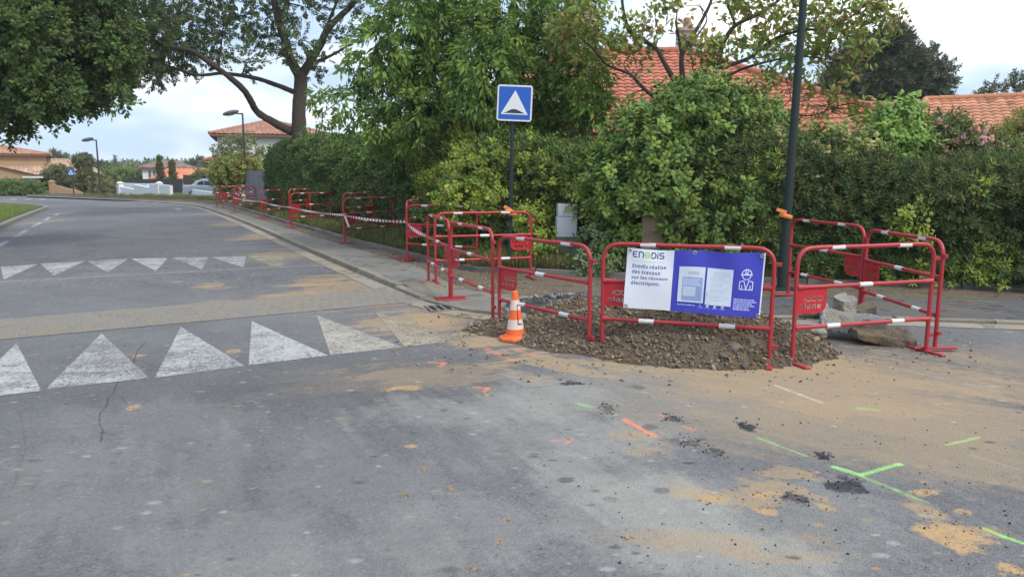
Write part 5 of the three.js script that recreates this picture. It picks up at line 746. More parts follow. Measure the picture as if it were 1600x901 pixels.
// --- hedges: a body following a line, with height and depth, leaves spread through its outer layer
function hedge(name, label, line, depth, height, leaf, cols, material, o = {}) {
  const t = thing(name, label, o.category ?? 'hedge', V(0, 0, 0), 0, o.group), R = rng(o.seed ?? 1), c = new THREE.CatmullRomCurve3(line.map(([x, z]) => V(x, 0, z)), false, 'centripetal'), L = c.getLength(), items = [], base = o.base ?? 0.15;
  const frame = (u) => { const p = c.getPointAt(clamp(u)), d = c.getTangentAt(clamp(u)), nrm = V(d.z, 0, -d.x); if (nrm.z < 0) nrm.negate(); return [p, nrm, d]; };
  const hAt = (u) => height(u) * (0.9 + 0.2 * fbm(u * L * 0.7 + (o.seed ?? 1) * 9, 3, 3)), bulge = (u, v) => (fbm(u * L * 1.1 + (o.seed ?? 1) * 5, v * 2.2, 3) - 0.5) * (o.bulge ?? 0.5);
  const n = Math.round(L * (o.density ?? 400));
  for (let i = 0; i < n; i++) {
    const u = R(), [p, nrm, dv] = frame(u), h = hAt(u), s = R(); let q, dir; const into = Math.pow(R(), 2) * 0.4;
    if (s < 0.66) { const v = R(), rnd = v > 0.75 ? (v - 0.75) / 0.25 : 0; q = p.clone().addScaledVector(nrm, depth / 2 + bulge(u, v * h) - into - rnd * rnd * depth * 0.28).setY(base + v * (h - base)); dir = nrm.clone().add(V(0, 0.35 + rnd, 0)); }
    else if (s < 0.90) { const k = R() - 0.5; q = p.clone().addScaledVector(nrm, k * depth * 0.95).setY(base + (h - base) * (1 - 0.35 * Math.pow(Math.abs(k) * 2, 3)) + bulge(u + 0.3, k * 3) * 0.7 - into); dir = V(nrm.x * k, 1, nrm.z * k); }
    else { const e = R() < 0.5 ? 0 : 1, [pe, ne, de] = frame(e), v = R(), k = R() - 0.5; q = pe.clone().addScaledVector(ne, k * depth).addScaledVector(de, (e ? 1 : -1) * (0.15 + bulge(e, v * h) * 0.5 - into)).setY(base + v * (hAt(e) - base)); dir = de.clone().multiplyScalar(e ? 1 : -1); }
    dir.add(V((R() - 0.5) * 1.3, (R() - 0.5) * 1.0 + 0.25, (R() - 0.5) * 1.3));
    const patch = o.patch ? o.patch(q) : 0, cc = patch > R() ? tint(R, o.patchCols, 0.3) : tint(R, cols, o.vary ?? 0.45); items.push([q, dir, (o.size ?? 1) * (0.7 + 0.6 * R()), cc]);
  }
  // leafy inside
  const nu = 40, nv = 10, pos = [], idx = [];
  for (let i = 0; i <= nu; i++) { const u = i / nu, [p, nrm] = frame(u), h = hAt(u) - 0.35; for (let k = 0; k <= nv; k++) { const a = k / nv * Math.PI, q = p.clone().addScaledVector(nrm, Math.sign(Math.cos(a)) * Math.pow(Math.abs(Math.cos(a)), 0.35) * Math.max(0.1, depth / 2 - 0.42)).setY(base + (h - base) * Math.pow(Math.sin(a), 0.45) - 0.02); pos.push(q.x, q.y, q.z); if (i && k) { const w = nv + 1, x = i * w + k; idx.push(x - w - 1, x - 1, x - w, x - w, x - 1, x); } } }
  const g = new THREE.BufferGeometry(); g.setAttribute('position', new THREE.Float32BufferAttribute(pos, 3)); g.setIndex(idx); g.computeVertexNormals(); part('inner_growth', g, mat(...(o.inner ?? [0.10, 0.13, 0.045]), 1, { side: THREE.DoubleSide }), t);
  spray('foliage', t, leaf, material, items); return t;
}
function shrub(name, label, foot, blobs, leaf, cols, material, o = {}) {
  const t = thing(name, label, 'shrub', foot, 0, o.group), R = rng(o.seed ?? 2), B = blobs.map(([c, ...r]) => [c.clone().sub(foot), ...r]);
  const st = []; for (let k = 0; k < 7; k++) { const b = B[k % B.length], a = V((R() - 0.5) * 0.4, 0, (R() - 0.5) * 0.4); st.push(limb([a, a.clone().lerp(b[0], 0.5).add(V((R() - 0.5) * 0.3, 0.1, (R() - 0.5) * 0.3)), b[0].clone().add(ball(R).multiplyScalar(b[1] * 0.5))], o.stem ?? 0.025, 0.008, 5, 0.1, k)); }
  part('stems', merge(st), barkGrey, t); spray('foliage', t, leaf, material, ballLeaves(R, B, cols, { fill: 0.3, ...o })); return t;
}
const DARK = [[0.038, 0.062, 0.020], [0.052, 0.082, 0.023], [0.064, 0.098, 0.026], [0.046, 0.068, 0.028]], MID = [[0.055, 0.095, 0.024], [0.070, 0.115, 0.028], [0.045, 0.078, 0.022]], LIME2 = [[0.13, 0.175, 0.028], [0.16, 0.20, 0.035], [0.10, 0.15, 0.028]], YEWC = [[0.025, 0.044, 0.014], [0.034, 0.057, 0.016], [0.044, 0.070, 0.019], [0.052, 0.062, 0.020]];
// privet along the road
hedge('privet_hedge', 'long dark privet hedge along the taped barriers', [[-9.9, -34.0], [-6.9, -28.4], [-4.2, -23.4], [-1.35, -18.5], [0.2, -16.0]], 2.0, (u) => lerp(2.95, 2.45, u), SPR.privet, DARK, LEAF_DARK, { seed: 3, density: 1000, size: 1.15, patch: (q) => sstep(0.48, 0.62, fbm(q.x * 0.9 + 11, q.y * 1.1 + q.z * 0.5, 3)) * 0.8 + 0.1, patchCols: MID, bulge: 0.6 });
// looser green shrubs round the corner
hedge('mixed_hedge', 'loose light green shrubs behind the road sign pole', [[-1.15, -15.5], [0.0, -14.0], [1.0, -13.5], [2.0, -13.2]], 1.7, (u) => lerp(2.25, 2.05, u) + 0.2 * Math.sin(u * 6), SPR.privet, [...MID, ...MID, ...LIME2, ...DARK], LEAF, { seed: 7, density: 1500, size: 1.05, bulge: 0.7, vary: 0.6, patch: (q) => sstep(0.5, 0.62, fbm(q.x * 1.4 + 3, q.y * 1.4, 3)) * 0.85, patchCols: LIME2 });
hedge('clipped_hedge', 'trimmed dark evergreen hedge along the side pavement', [[2.6, -12.2], [4.6, -11.55], [6.4, -10.95], [9.5, -9.9], [14, -8.4]], 1.6, (u) => lerp(2.2, 1.62, sstep(0.1, 0.30, u)), SPR.yew, YEWC, LEAF_DARK, { seed: 11, density: 1500, size: 1.0, bulge: 0.42, base: 0.12, patch: (q) => sstep(0.62, 0.70, fbm(q.x * 1.1 + 31, q.y * 1.3 + 4, 3)) * 0.5, patchCols: LIME2 });
const bl = (px, py, d, rp, n, sq) => [P(px, py, d), rp / FOC * d, n, sq];
shrub('hazel_shrub', 'big mounded green shrub between the cabinet and the tall post', V(2.6, 0.15, -12.4), [bl(1090, 200, 12.0, 75, 520), bl(1010, 240, 12.0, 66, 460), bl(1170, 220, 12.1, 66, 460), bl(1060, 300, 11.7, 75, 560), bl(980, 305, 11.8, 60, 400), bl(1150, 310, 11.7, 70, 500), bl(1100, 165, 12.4, 42, 220), bl(1200, 290, 11.9, 50, 300), bl(1100, 370, 11.6, 70, 420), bl(970, 370, 12.0, 50, 260), bl(1180, 380, 11.5, 55, 300)], SPR.hazel, [[0.065, 0.115, 0.026], [0.085, 0.14, 0.03], [0.05, 0.088, 0.022], [0.10, 0.15, 0.032]], LEAF, { seed: 21, vary: 0.5, size: 0.85, clip: (p) => true });
shrub('honeysuckle', 'pale yellow-green climber flowering beside the tall post', V(4.6, 0.15, -11.2), [bl(1215, 240, 11.6, 34, 240), bl(1290, 245, 11.3, 38, 260), bl(1350, 245, 11.4, 34, 200), bl(1240, 300, 11.2, 24, 110), bl(1250, 270, 11.1, 26, 120)], SPR.ivy, [[0.12, 0.165, 0.04], [0.09, 0.14, 0.035], [0.20, 0.21, 0.09]], LEAF_LIGHT, { seed: 22, size: 1.3, vary: 0.5 });
shrub('elder_shoot', 'upright bright green sapling sticking out of the clipped hedge', V(5.9, 0.15, -11.6), [bl(1405, 190, 11.6, 18, 70), bl(1400, 215, 11.5, 32, 150), bl(1405, 245, 11.4, 38, 180)], SPR.hazel, [[0.09, 0.16, 0.035], [0.11, 0.18, 0.04]], LEAF, { seed: 23, size: 0.9 });
{ // roses
  const R = rng(25); const mk = (label, foot, blobs, seed) => { const t = shrub('rose_bush', label, foot, blobs, SPR.privet, [[0.06, 0.09, 0.03], [0.08, 0.11, 0.035], [0.10, 0.10, 0.045]], LEAF, { seed, size: 1.1 }); spray('blooms', t, SPR.petal, LEAF_LIGHT, ballLeaves(R, blobs.map(([c, r]) => [c.clone().sub(foot).add(V(0, 0.04, 0.08)), r * 1.05, 90]), [[0.30, 0.185, 0.19], [0.34, 0.25, 0.24], [0.30, 0.20, 0.17]], { fill: 0.12, size: 1.1 }), 'pale pink roses'); };
  mk('pink flowering rose bush below the orange roof', V(6.9, 0.15, -11.7), [bl(1475, 230, 11.6, 40, 240), bl(1500, 250, 11.5, 38, 220), bl(1450, 260, 11.4, 30, 160)], 26);
  mk('smaller rose bush at the end of the clipped hedge', V(8.2, 0.15, -11.4), [bl(1560, 262, 11.3, 30, 160), bl(1590, 285, 11.2, 30, 160), bl(1530, 285, 11.1, 26, 130)], 27);
  shrub('feathery_shrub', 'feathery yellow-green shrub in front of the orange roofed house', V(9.3, 0.15, -12.6), [bl(1585, 238, 12.6, 36, 200), bl(1630, 225, 12.6, 44, 240), bl(1560, 250, 12.5, 20, 80)], SPR.yew, [[0.13, 0.15, 0.035], [0.10, 0.12, 0.03]], LEAF_LIGHT, { seed: 28, size: 1.2 });
  shrub('yellow_climber', 'bright yellow-green vine hanging over the clipped hedge', V(6.6, 0.15, -10.3), [bl(1418, 345, 10.15, 9, 20), bl(1432, 372, 10.1, 9, 18), bl(1410, 362, 10.1, 7, 12), bl(1440, 318, 10.2, 7, 12), bl(1490, 295, 10.3, 16, 22), bl(1530, 305, 10.1, 14, 16)], SPR.ivy, [[0.17, 0.215, 0.04], [0.14, 0.19, 0.035]], LEAF_LIGHT, { seed: 29, size: 1.0 });
  shrub('ivy_clump', 'bluish leafy plant hanging beside the meter cabinet', V(1.45, 0.12, -11.7), [bl(925, 405, 11.7, 22, 110), bl(930, 380, 11.8, 22, 100), bl(915, 425, 11.5, 16, 60), bl(945, 420, 11.4, 18, 60)], SPR.hazel, [[0.07, 0.105, 0.05], [0.09, 0.125, 0.065]], LEAF, { seed: 30, size: 0.6 });
  shrub('golden_privet', 'golden-leaved shrub between the sign pole and the cabinet', V(0.3, 0.12, -12.6), [bl(735, 280, 13.0, 38, 200), bl(720, 320, 12.9, 36, 180), bl(770, 300, 12.8, 30, 130), bl(920, 310, 12.2, 26, 110), bl(830, 345, 12.4, 24, 90), bl(845, 380, 12.2, 22, 70)], SPR.ivy, LIME2, LEAF_LIGHT, { seed: 33, size: 1.1, vary: 0.5 });
}
// --- trees
{ // oak across the bend
  const d = 30, w = (x, y, k = 0) => P(x, y, d + k), foot = V(w(468, 200).x, 0.1, -d);
  tree('oak_tree', 'big dark oak leaning its limbs over the road', foot, [
    [[foot.clone(), w(467, 208), w(467, 165), w(470, 130), w(468, 112)], 0.34, 0.25],
    [[w(468, 118), w(455, 95), w(445, 65), w(436, 35), w(428, 0), w(420, -60, 1)], 0.20, 0.10], [[w(470, 120), w(485, 95), w(500, 70), w(512, 45), w(545, 12), w(580, -30, -1)], 0.19, 0.08], [[w(436, 30), w(446, 8), w(452, -30)], 0.09, 0.04], [[w(500, 72), w(515, 30), w(530, -10), w(540, -60)], 0.08, 0.03], [[w(485, 100), w(520, 85), w(560, 60)], 0.08, 0.03],
    [[w(456, 206), w(425, 190), w(402, 175), w(390, 155, -0.5), w(380, 140, -0.8), w(355, 118, -1.2), w(330, 100, -1.6), w(300, 80, -2), w(265, 72, -2.4), w(230, 60, -3)], 0.17, 0.06], [[w(466, 146), w(430, 132), w(400, 122), w(370, 117, -0.6), w(345, 114, -0.8), w(320, 117, -1), w(300, 116, -1.2), w(265, 104, -1.6), w(235, 102, -2)], 0.11, 0.035], [[w(340, 108, -1), w(345, 70), w(350, 30)], 0.05, 0.02],
  ], [
    ...[[215, 30, 58, 260], [260, 55, 62, 300], [305, 30, 55, 220], [330, 78, 36, 110], [235, 92, 40, 170], [205, 75, 45, 190], [290, 88, 30, 110], [375, 25, 34, 90], [350, 50, 30, 80], [405, 60, 26, 64], [395, 88, 18, 34], [420, 18, 40, 110], [432, 55, 24, 60], [432, 92, 12, 18], [385, 105, 10, 14], [470, 62, 22, 52], [500, 88, 24, 56], [480, 12, 30, 60], [545, 8, 28, 60], [525, 50, 20, 36], [450, 85, 16, 30], [240, 118, 18, 40], [490, 110, 16, 26], [460, -30, 50, 130], [330, -20, 50, 150], [230, -40, 70, 280], [560, -50, 60, 170], [400, -90, 90, 320], [280, -130, 90, 320], [500, -150, 100, 340], [340, -220, 100, 300]].map(([x, y, r, n], i) => bl(x, y, d - 1.4 * ((300 - Math.min(x, 300)) / 60) + ((i * 7) % 5) * 0.5 - 1, r, Math.round(n * (x > 270 && y > -25 ? 0.55 : 0.8)))),
  ], SPR.oak, [[0.040, 0.062, 0.022], [0.050, 0.075, 0.024], [0.032, 0.050, 0.02]], LEAF_DARK, { seed: 51, fill: 0.5, size: 0.82, twig: 0.035 });
}
{ // tree overhanging from the verge on the left
  const d = 16.5, foot = V(-14.5, 0.1, -18), w = (x, y, k = 0) => P(x, y, d + k);
  tree('lime_tree', 'broad leafy tree whose low boughs hang over the verge', foot, [[[foot.clone(), V(-14.5, 2, -18), V(-14.3, 4, -17.6), V(-13.8, 6.5, -17)], 0.34, 0.16], [[V(-14.4, 3, -17.8), V(-12.5, 4.6, -17), w(90, 60)], 0.14, 0.05], [[V(-14.4, 3.4, -17.8), V(-12.8, 6, -16.5), w(120, -50)], 0.13, 0.04], [[V(-14.4, 2.6, -17.9), V(-13.2, 3.6, -16.8), w(40, 130)], 0.1, 0.03]],
    [[30, 55, 80, 420], [105, 40, 78, 420], [165, 55, 46, 200], [55, 115, 66, 340], [125, 105, 56, 300], [165, 110, 30, 110], [18, 165, 40, 120], [75, 150, 38, 150], [120, 150, 24, 70], [150, 150, 15, 26], [10, 195, 20, 36], [50, 170, 20, 44], [135, 172, 10, 14], [185, 85, 24, 70], [195, 152, 12, 14], [186, 135, 14, 20], [-60, 90, 100, 420], [-80, 180, 60, 180], [30, -60, 100, 380], [150, -50, 80, 300], [-90, -80, 140, 450], [80, -170, 120, 350]].map(([x, y, r, n], i) => bl(x, y, d + ((i * 5) % 7) * 0.35 - 1, r, n)), SPR.maple, [[0.038, 0.068, 0.019], [0.050, 0.087, 0.023], [0.032, 0.054, 0.017]], LEAF, { seed: 52, size: 0.8, fill: 0.5, twig: 0.028 });
}
{ // cherry
  const d = 15, foot = V(-0.35, 0.12, -15.4), w = (x, y, k = 0) => P(x, y, d + k);
  tree('cherry_tree', 'full cherry tree with long drooping leaves behind the road sign', foot, [[[foot.clone(), w(772, 225), w(770, 190), w(755, 150)], 0.16, 0.11], [[w(778, 225), w(792, 185), w(810, 130), w(830, 60), w(840, 0)], 0.1, 0.04], [[w(757, 155), w(715, 110), w(680, 60), w(650, 0)], 0.09, 0.04], [[w(755, 155), w(750, 80), w(745, 10), w(745, -60)], 0.08, 0.03], [[w(770, 200), w(700, 180), w(640, 150), w(590, 130)], 0.06, 0.02], [[w(790, 190), w(850, 150), w(900, 120)], 0.06, 0.02]],
    [[590, 78, 44, 150], [640, 55, 66, 260], [715, 45, 76, 320], [795, 55, 78, 330], [865, 70, 62, 240], [905, 120, 46, 180], [690, 120, 66, 280], [760, 120, 66, 280], [835, 140, 60, 240], [620, 130, 58, 230], [655, 180, 50, 190], [710, 190, 46, 170], [590, 180, 30, 60], [880, 175, 40, 130], [920, 160, 26, 80], [830, 195, 30, 80], [910, 60, 36, 90], [640, -30, 80, 260], [770, -50, 95, 360], [880, -10, 60, 200], [540, 110, 34, 44], [515, 150, 28, 30], [555, 165, 30, 40], [500, 180, 22, 22], [545, 195, 24, 30], [620, 215, 30, 70]].map(([x, y, r, n], i) => bl(x, y, d + ((i * 3) % 7) * 0.3 - 0.9, r, Math.round(n * (x < 600 ? 0.42 : 0.72)))), SPR.cherry, [[0.065, 0.115, 0.024], [0.085, 0.145, 0.03], [0.05, 0.09, 0.022], [0.10, 0.155, 0.034]], LEAF, { seed: 53, size: 0.9, lift: -0.95, fill: 0.33, vary: 0.4, twig: 0.02 });
}
{ // open, large-leaved fruit tree
  const d = 13.4, foot = V(3.05, 0.12, -13.6), w = (x, y, k = 0) => P(x, y, d + k), R = rng(71);
  const limbs = [
    [[foot.clone(), w(1075, 260), w(1074, 190), w(1070, 150)], 0.099, 0.066],
    [[w(1070, 155), w(1066, 115), w(1066, 82), w(1080, 60, 0.3), w(1098, 30, 0.5), w(1112, 0, 0.6), w(1120, -40, 0.7)], 0.056, 0.020], [[w(1066, 85), w(1060, 55), w(1056, 33)], 0.033, 0.020], [[w(1070, 150), w(1052, 122), w(1038, 98), w(1026, 76), w(1004, 62), w(985, 50), w(976, 25), w(971, -10), w(968, -40)], 0.053, 0.020],
    [[w(1074, 190), w(1030, 158), w(1000, 132), w(985, 116), w(950, 102), w(930, 80, -0.3), w(910, 62, -0.4), w(888, 52, -0.5)], 0.046, 0.010], [[w(985, 116), w(975, 100), w(985, 85)], 0.013, 0.007], [[w(1005, 140), w(985, 148), w(970, 160)], 0.015, 0.005],
    [[w(1075, 180), w(1108, 130), w(1118, 108), w(1128, 75), w(1140, 50), w(1155, 36), w(1185, 22), w(1215, 2), w(1235, -20)], 0.059, 0.023], [[w(1150, 40), w(1140, 15), w(1132, -20)], 0.023, 0.013], [[w(1116, 110), w(1145, 100), w(1172, 90), w(1195, 72), w(1212, 60), w(1250, 48), w(1300, 42), w(1340, 20)], 0.040, 0.013], [[w(1130, 122), w(1165, 106), w(1200, 96), w(1250, 88), w(1310, 95)], 0.030, 0.008], [[w(1185, 24), w(1205, 35), w(1202, 50)], 0.013, 0.007], [[w(1090, 55), w(1105, 30), w(1092, 5)], 0.017, 0.007],
    [[w(1110, 200, 0.3), w(1190, 162, 0), w(1215, 172), w(1240, 178), w(1270, 180), w(1310, 165)], 0.030, 0.008], [[w(1215, 172), w(1235, 155), w(1230, 130)], 0.013, 0.005], [[w(1300, 42), w(1340, 60), w(1370, 55)], 0.013, 0.005], [[w(1300, 60), w(1290, 100), w(1320, 130)], 0.015, 0.005], [[w(930, 80), w(935, 30), w(925, -10)], 0.015, 0.005],
  ];
  const pts = along(limbs.slice(1).map((l) => l[0]), 6), blobs = [];
  const put = (x, y, r, n, k = 0) => blobs.push([w(x, y, k), r / FOC * d, n]);
  [[905, 20, 40, 46], [890, 60, 34, 34], [940, 45, 30, 22], [965, 70, 26, 20], [985, 45, 18, 14], [1012, 40, 18, 12], [1035, 15, 24, 16], [1060, 10, 20, 10], [1075, 62, 14, 8], [1098, 70, 20, 14], [1100, 85, 22, 18], [1122, 80, 20, 16], [1140, 5, 24, 14], [1170, 5, 30, 24], [1150, 70, 20, 14], [1180, 75, 22, 18], [1205, 55, 24, 20], [1215, 25, 26, 24], [1190, 130, 24, 16], [1225, 120, 22, 18], [1222, 100, 26, 24], [1250, 70, 28, 30], [1270, 35, 30, 36], [1290, 80, 30, 34], [1310, 50, 30, 38], [1330, 20, 34, 48], [1360, 40, 26, 30], [1300, 130, 26, 24], [1330, 100, 26, 26], [1350, 75, 22, 22], [1290, 165, 26, 22], [1325, 150, 24, 20], [1355, 165, 20, 14], [1380, 15, 24, 22], [1395, 35, 14, 10], [1260, 130, 22, 16], [1370, 180, 16, 10], [1240, 5, 30, 26], [1300, -10, 40, 46], [1360, -20, 40, 44], [1180, -30, 40, 30], [1010, 85, 14, 8], [1200, 160, 18, 10], [935, 115, 16, 8], [1000, 110, 12, 5], [1340, 175, 16, 10]].forEach(([x, y, r, n], i) => put(x, y, r, Math.round(n * (y > 110 ? 0.55 : x > 1230 ? 0.95 : 1.35)), ((i * 5) % 9) * 0.16 - 0.6));
  tree('fruit_tree', 'open branching tree with sparse yellowing leaves in front of the red roof', foot, limbs, blobs, SPR.big, [[0.095, 0.14, 0.03], [0.08, 0.125, 0.028], [0.13, 0.155, 0.038], [0.11, 0.145, 0.033], [0.15, 0.145, 0.045], [0.12, 0.10, 0.042]], LEAF_LIGHT, { seed: 54, fill: 0.45, size: 0.9, lift: -0.2, vary: 0.5, twig: 0.011, bark: barkGrey });
}
{ // conifers and trees behind the bungalow
  const d = 36, w = (x, y, k = 0) => P(x, y, d + k), tr = (name, label, px, seed, blobs, leaf, cols, m, o) => { const foot = V(w(px, 200).x, 0.05, -d); tree(name, label, foot, [[[foot.clone(), foot.clone().add(V(0.1, 3, 0)), w(px, 110)], 0.28, 0.1]], blobs.map(([x, y, r, n, s]) => bl(x, y, d + ((x * 7) % 5) * 0.4, r, n, s)), leaf, cols, m, { seed, twig: 0.04, ...o }); };
  tr('conifer', 'dark broad conifer rising behind the red roofs', 1375, 55, [[1380, 70, 26, 120, 0.5], [1400, 62, 16, 50, 0.5], [1350, 90, 34, 160, 0.5], [1400, 95, 32, 160, 0.5], [1330, 120, 34, 170, 0.5], [1380, 125, 44, 260, 0.5], [1420, 115, 24, 110, 0.5], [1340, 150, 40, 240, 0.5], [1400, 150, 42, 260, 0.5], [1310, 145, 26, 120, 0.5], [1440, 140, 22, 90, 0.6], [1360, 165, 50, 260, 0.5]], SPR.needle, [[0.026, 0.038, 0.022], [0.036, 0.05, 0.025]], LEAF_DARK, { fill: 0.5, size: 0.9 });
  tr('grey_tree', 'grey-green tree at the right flank of the conifer', 1455, 56, [[1452, 92, 17, 60], [1446, 112, 22, 90], [1465, 118, 20, 80], [1452, 138, 26, 120], [1475, 132, 14, 50], [1430, 125, 20, 70], [1470, 150, 16, 60]], SPR.oak, [[0.06, 0.075, 0.05], [0.075, 0.09, 0.06]], LEAF, { fill: 0.6, size: 1.0 });
  const cc = (label, px, blobs, seed) => { const foot = V(P(px, 200, 30).x, 0.05, -30); tree('roof_shrub', label, foot, [[[foot.clone(), foot.clone().add(V(0, 2, 0)), P(px, 145, 30)], 0.12, 0.05]], blobs.map(([x, y, r, n]) => bl(x, y, 30, r, n)), SPR.oak, [[0.05, 0.065, 0.03], [0.07, 0.08, 0.04]], LEAF, { seed, size: 0.7, twig: 0.03 }); };
  cc('small pruned tree poking above the orange ridge', 1550, [[1540, 144, 8, 18], [1552, 134, 5, 9], [1528, 147, 5, 7], [1565, 143, 6, 10]], 57); cc('wispy tree at the far end of the orange ridge', 1590, [[1582, 136, 8, 14], [1595, 124, 9, 14], [1605, 136, 12, 24]], 58);
}
{ // planting round the bend
  const sh = (name, label, d, blobs, leaf, cols, m, seed, size = 1) => { const b = blobs.map(([x, y, r, n, s]) => bl(x, y, d, r, n, s)), foot = V(b[0][0].x, 0.02, -d); return shrub(name, label, foot, b, leaf, cols, m, { seed, size, stem: 0.04 }); };
  sh('olive_tree', 'airy grey-green olive tree in front of the white house', 44, [[365, 235, 20, 44], [348, 245, 14, 30], [390, 240, 18, 36], [357, 255, 18, 40], [410, 250, 14, 26], [376, 222, 10, 12], [395, 260, 16, 30]], SPR.maple, [[0.09, 0.11, 0.05], [0.11, 0.13, 0.06]], LEAF, 61, 1.2);
  sh('yellow_shrub', 'yellow-green rounded shrub behind the row of barriers', 41, [[355, 272, 22, 170], [378, 266, 22, 150], [345, 282, 14, 80], [400, 264, 14, 60], [365, 285, 16, 90]], SPR.maple, [[0.12, 0.155, 0.035], [0.10, 0.13, 0.03], [0.15, 0.14, 0.04]], LEAF, 62, 1.0);
  for (const [x, top, l, s] of [[251, 243, 'taller slim cypress in front of the distant white house', 63], [270, 251, 'shorter bushy cypress in front of the distant white house', 64]]) { const d = 70, f = P(x, 290, d).setY(0.02), h = P(x, top, d).y; tree('cypress', l, f, [[[f.clone(), f.clone().add(V(0, h * 0.5, 0)), f.clone().add(V(0, h * 0.95, 0))], 0.1, 0.03]], Array.from({ length: 7 }, (_, i) => [f.clone().add(V(0, h * (0.12 + i * 0.13), 0)), (s === 64 && i < 3 ? 0.7 : 0.34) * (1 - i * 0.09), 90, 1.8]), SPR.maple, [[0.05, 0.062, 0.02], [0.04, 0.055, 0.02], [0.075, 0.065, 0.02]], LEAF_DARK, { seed: s, size: 0.6, twig: 0.02 }); }
  sh('topiary_bush', 'clipped round bush beyond the brown screen fence', 68, [[312, 275, 9, 140, 0.8], [320, 276, 8, 100, 0.8]], SPR.maple, [[0.07, 0.09, 0.03]], LEAF_DARK, 65, 1.0);
  sh('round_tree', 'grey-green tree behind the bright orange roof', 110, [[315, 262, 12, 120], [306, 258, 7, 40], [325, 264, 8, 60]], SPR.far, [[0.055, 0.075, 0.045]], LEAF_DARK, 66, 0.9);
  sh('pine_shrub', 'spreading bushy pine in front of the beige wing', 66, [[92, 272, 14, 130, 0.7], [82, 278, 10, 80], [104, 278, 11, 90], [92, 286, 15, 130, 0.7], [76, 284, 6, 40]], SPR.maple, [[0.07, 0.085, 0.03], [0.06, 0.075, 0.028]], LEAF, 67, 1.3);
  sh('climbing_tree', 'narrow dark tree topped with a flat crown beside the beige wing', 67, [[125, 251, 9, 90, 0.5], [137, 252, 6, 50, 0.5], [130, 262, 8, 70], [134, 276, 8, 90], [130, 288, 8, 90], [138, 268, 5, 30], [142, 280, 5, 30]], SPR.maple, [[0.05, 0.065, 0.022], [0.09, 0.10, 0.028], [0.035, 0.045, 0.02]], LEAF_DARK, 68, 1.2);
  sh('low_shrub', 'olive shrub behind the foot of the tall lamp', 60, [[152, 296, 9, 90], [165, 290, 7, 60], [172, 296, 5, 30]], SPR.maple, [[0.09, 0.10, 0.03], [0.12, 0.11, 0.035]], LEAF, 69, 1.0);
  hedge('far_hedge', 'clipped green hedge in front of the beige garage', [[P(-60, 306, 60).x, -60], [P(-10, 306, 60).x, -60.3], [P(50, 306, 60).x, -60.5]], 1.2, () => 0.98, SPR.privet, [[0.05, 0.085, 0.022], [0.06, 0.10, 0.026]], LEAF_DARK, { seed: 70, density: 260, size: 1.8, bulge: 0.15, base: 0.03 });
}
{ // wooded slopes far behind
  const R = rng(91), items = [], mass = [];
  for (let i = 0; i < 16000; i++) { const dd = 150 + 330 * Math.pow(R(), 1.3), x = lerp(-0.72, -0.10, R()) * dd, hill = 2.0 + 5 * sstep(140, 480, dd) + 3 * (fbm(x * 0.01, dd * 0.01, 3) - 0.5), r = 3 + 3 * R(), a = ball(R); items.push([V(x + a.x * r, Math.max(0.3, hill - 3 + Math.abs(a.y) * r * 0.8 - (dd > 380 ? 1 : 0)), -dd + a.z * r), a.add(V(0, 0.6, 0)), 1.5 + 1.4 * R(), tint(R, [[0.06, 0.085, 0.035], [0.075, 0.105, 0.035], [0.05, 0.07, 0.035]], 0.4)]); }
  const g = new THREE.PlaneGeometry(620, 380, 62, 30).rotateX(-Math.PI / 2).translate(-170, 0, -330), p = g.attributes.position; for (let i = 0; i < p.count; i++) { const dd = -p.getZ(i); p.setY(i, -1.5 + 6.0 * sstep(140, 500, dd) + 2.5 * (fbm(p.getX(i) * 0.01, dd * 0.01, 3) - 0.5)); } g.computeVertexNormals();
  structure('hills', g, mat(0.06, 0.08, 0.035, 1), 'low wooded hills on the horizon');
  const far2 = new THREE.Group(); far2.name = numbered('far_woods'); scene.add(far2); tag(far2, 'far woods reading as one green mass under the sky', 'woods', null, 'stuff'); spray('canopy', far2, SPR.far, LEAF_DARK, items, 'tree canopy of the far woods');
  const near = (name, label, d, blobs, seed, cols) => { const b = blobs.map(([x, y, r, n]) => bl(x, y, d, r, n)), foot = V(b[0][0].x, 0, -d); tree(name, label, foot, [[[foot.clone(), foot.clone().add(V(0, 1.5, 0)), b[0][0].clone()], 0.2, 0.08]], b, SPR.far, cols, LEAF, { seed, size: 0.9, fill: 0.4, twig: 0.05 }); };
  near('garden_tree', 'light green tree behind the distant thin lamp', 100, [[195, 280, 14, 130], [180, 284, 12, 100], [168, 275, 10, 80], [208, 284, 11, 90]], 92, [[0.09, 0.13, 0.035], [0.075, 0.11, 0.03]]); near('garden_tree', 'darker round tree between the lamp and the far white house', 118, [[215, 276, 9, 80], [205, 272, 7, 50], [188, 270, 8, 60]], 93, [[0.06, 0.085, 0.03]]); near('garden_tree', 'dusky tree rising beside the beige outbuilding', 110, [[160, 270, 9, 80], [157, 263, 6, 40], [165, 282, 10, 80]], 94, [[0.05, 0.07, 0.035]]);
  near('garden_tree', 'round tree top showing over the beige wing roof', 120, [[86, 246, 7, 70], [97, 249, 4, 26]], 95, [[0.06, 0.085, 0.04]]);
}
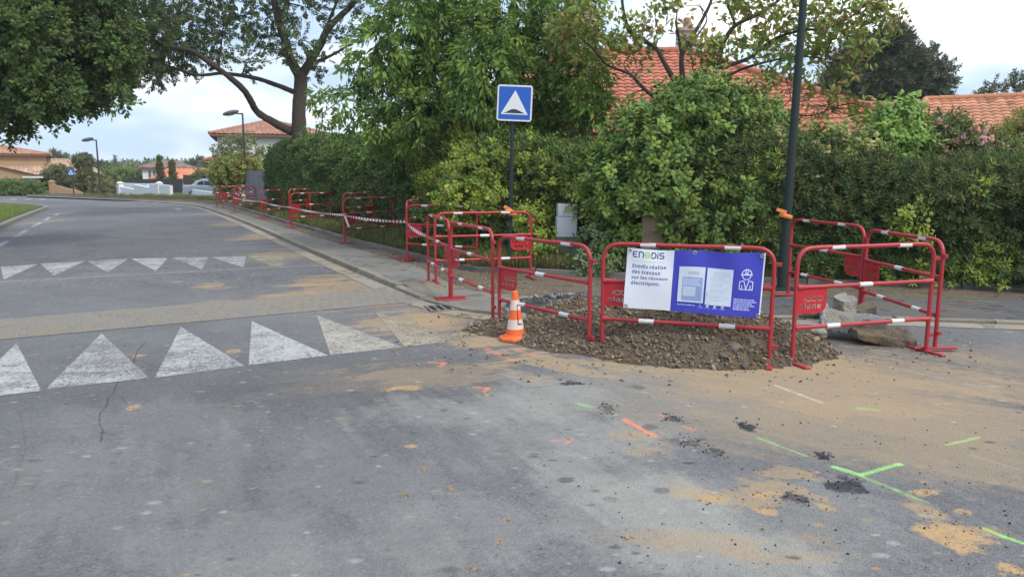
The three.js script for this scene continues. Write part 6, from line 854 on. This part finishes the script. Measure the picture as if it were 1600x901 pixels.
{ // grass and weeds along the hedge foot, verge and lawn
  const R = rng(101), items = [], weeds = [];
  const gcol = [[0.06, 0.075, 0.022], [0.08, 0.082, 0.028], [0.11, 0.092, 0.042], [0.045, 0.062, 0.02]];
  for (let i = 0; i < 11000; i++) { const u = Math.pow(R(), 0.7), k = u * N * 0.94 * 0.9 + N * 0.06, i0 = Math.floor(k), f = k - i0; if (i0 >= N) continue; const p = far[i0][0].clone().lerp(far[i0 + 1][0], f), q2 = far[i0][1].clone().lerp(far[i0 + 1][1], f), v = Math.pow(R(), 1.1) * 0.75, pt = p.lerp(q2, v); if (pt.x > 9) continue; items.push([pt, V((R() - 0.5) * 0.5, 1, (R() - 0.5) * 0.5), 0.7 + 1.3 * R() * (pt.z < -11 ? 1 : 0.6), tint(R, gcol, 0.4)]); if (R() < 0.07) weeds.push([pt.clone(), V((R() - 0.5), 1, (R() - 0.5)), 0.7 + 1.2 * R(), tint(R, [[0.06, 0.10, 0.03], [0.09, 0.12, 0.03]], 0.4)]); }
  const t = new THREE.Group(); t.name = numbered('bank_grass'); scene.add(t); tag(t, 'rough grass and weeds growing at the foot of the hedge', 'grass', null, 'stuff'); spray('grass_blades', t, SPR.grass, LEAF, items); spray('weeds', t, SPR.weed, LEAF, weeds);
  const v = []; for (let i = 0; i < 14000; i++) { const x = lerp(-34, -13, R()), z = lerp(-42, -20, R()), edge = (x + 15.2) * 0.882 - (z + 22.2) * 0.47; if (edge > -0.25) continue; const sx = x / z; if (sx < 0.45 || sx > 0.75) continue; if (z < -35 - (x + 21) * -0.25) continue; v.push([V(x, 0.11, z), V((R() - 0.5) * 0.6, 1, (R() - 0.5) * 0.6), 0.7 + 0.8 * R(), tint(R, [[0.085, 0.125, 0.03], [0.10, 0.135, 0.035]], 0.4)]); }
  const t2 = new THREE.Group(); t2.name = numbered('verge_grass'); scene.add(t2); tag(t2, 'short green grass on the verge in the bend', 'grass', null, 'stuff'); spray('grass_blades', t2, SPR.grass, LEAF, v);
}
scene.fog = new THREE.FogExp2(new THREE.Color(0.78, 0.84, 0.9), 0.0006);
renderer.render(scene, camera);
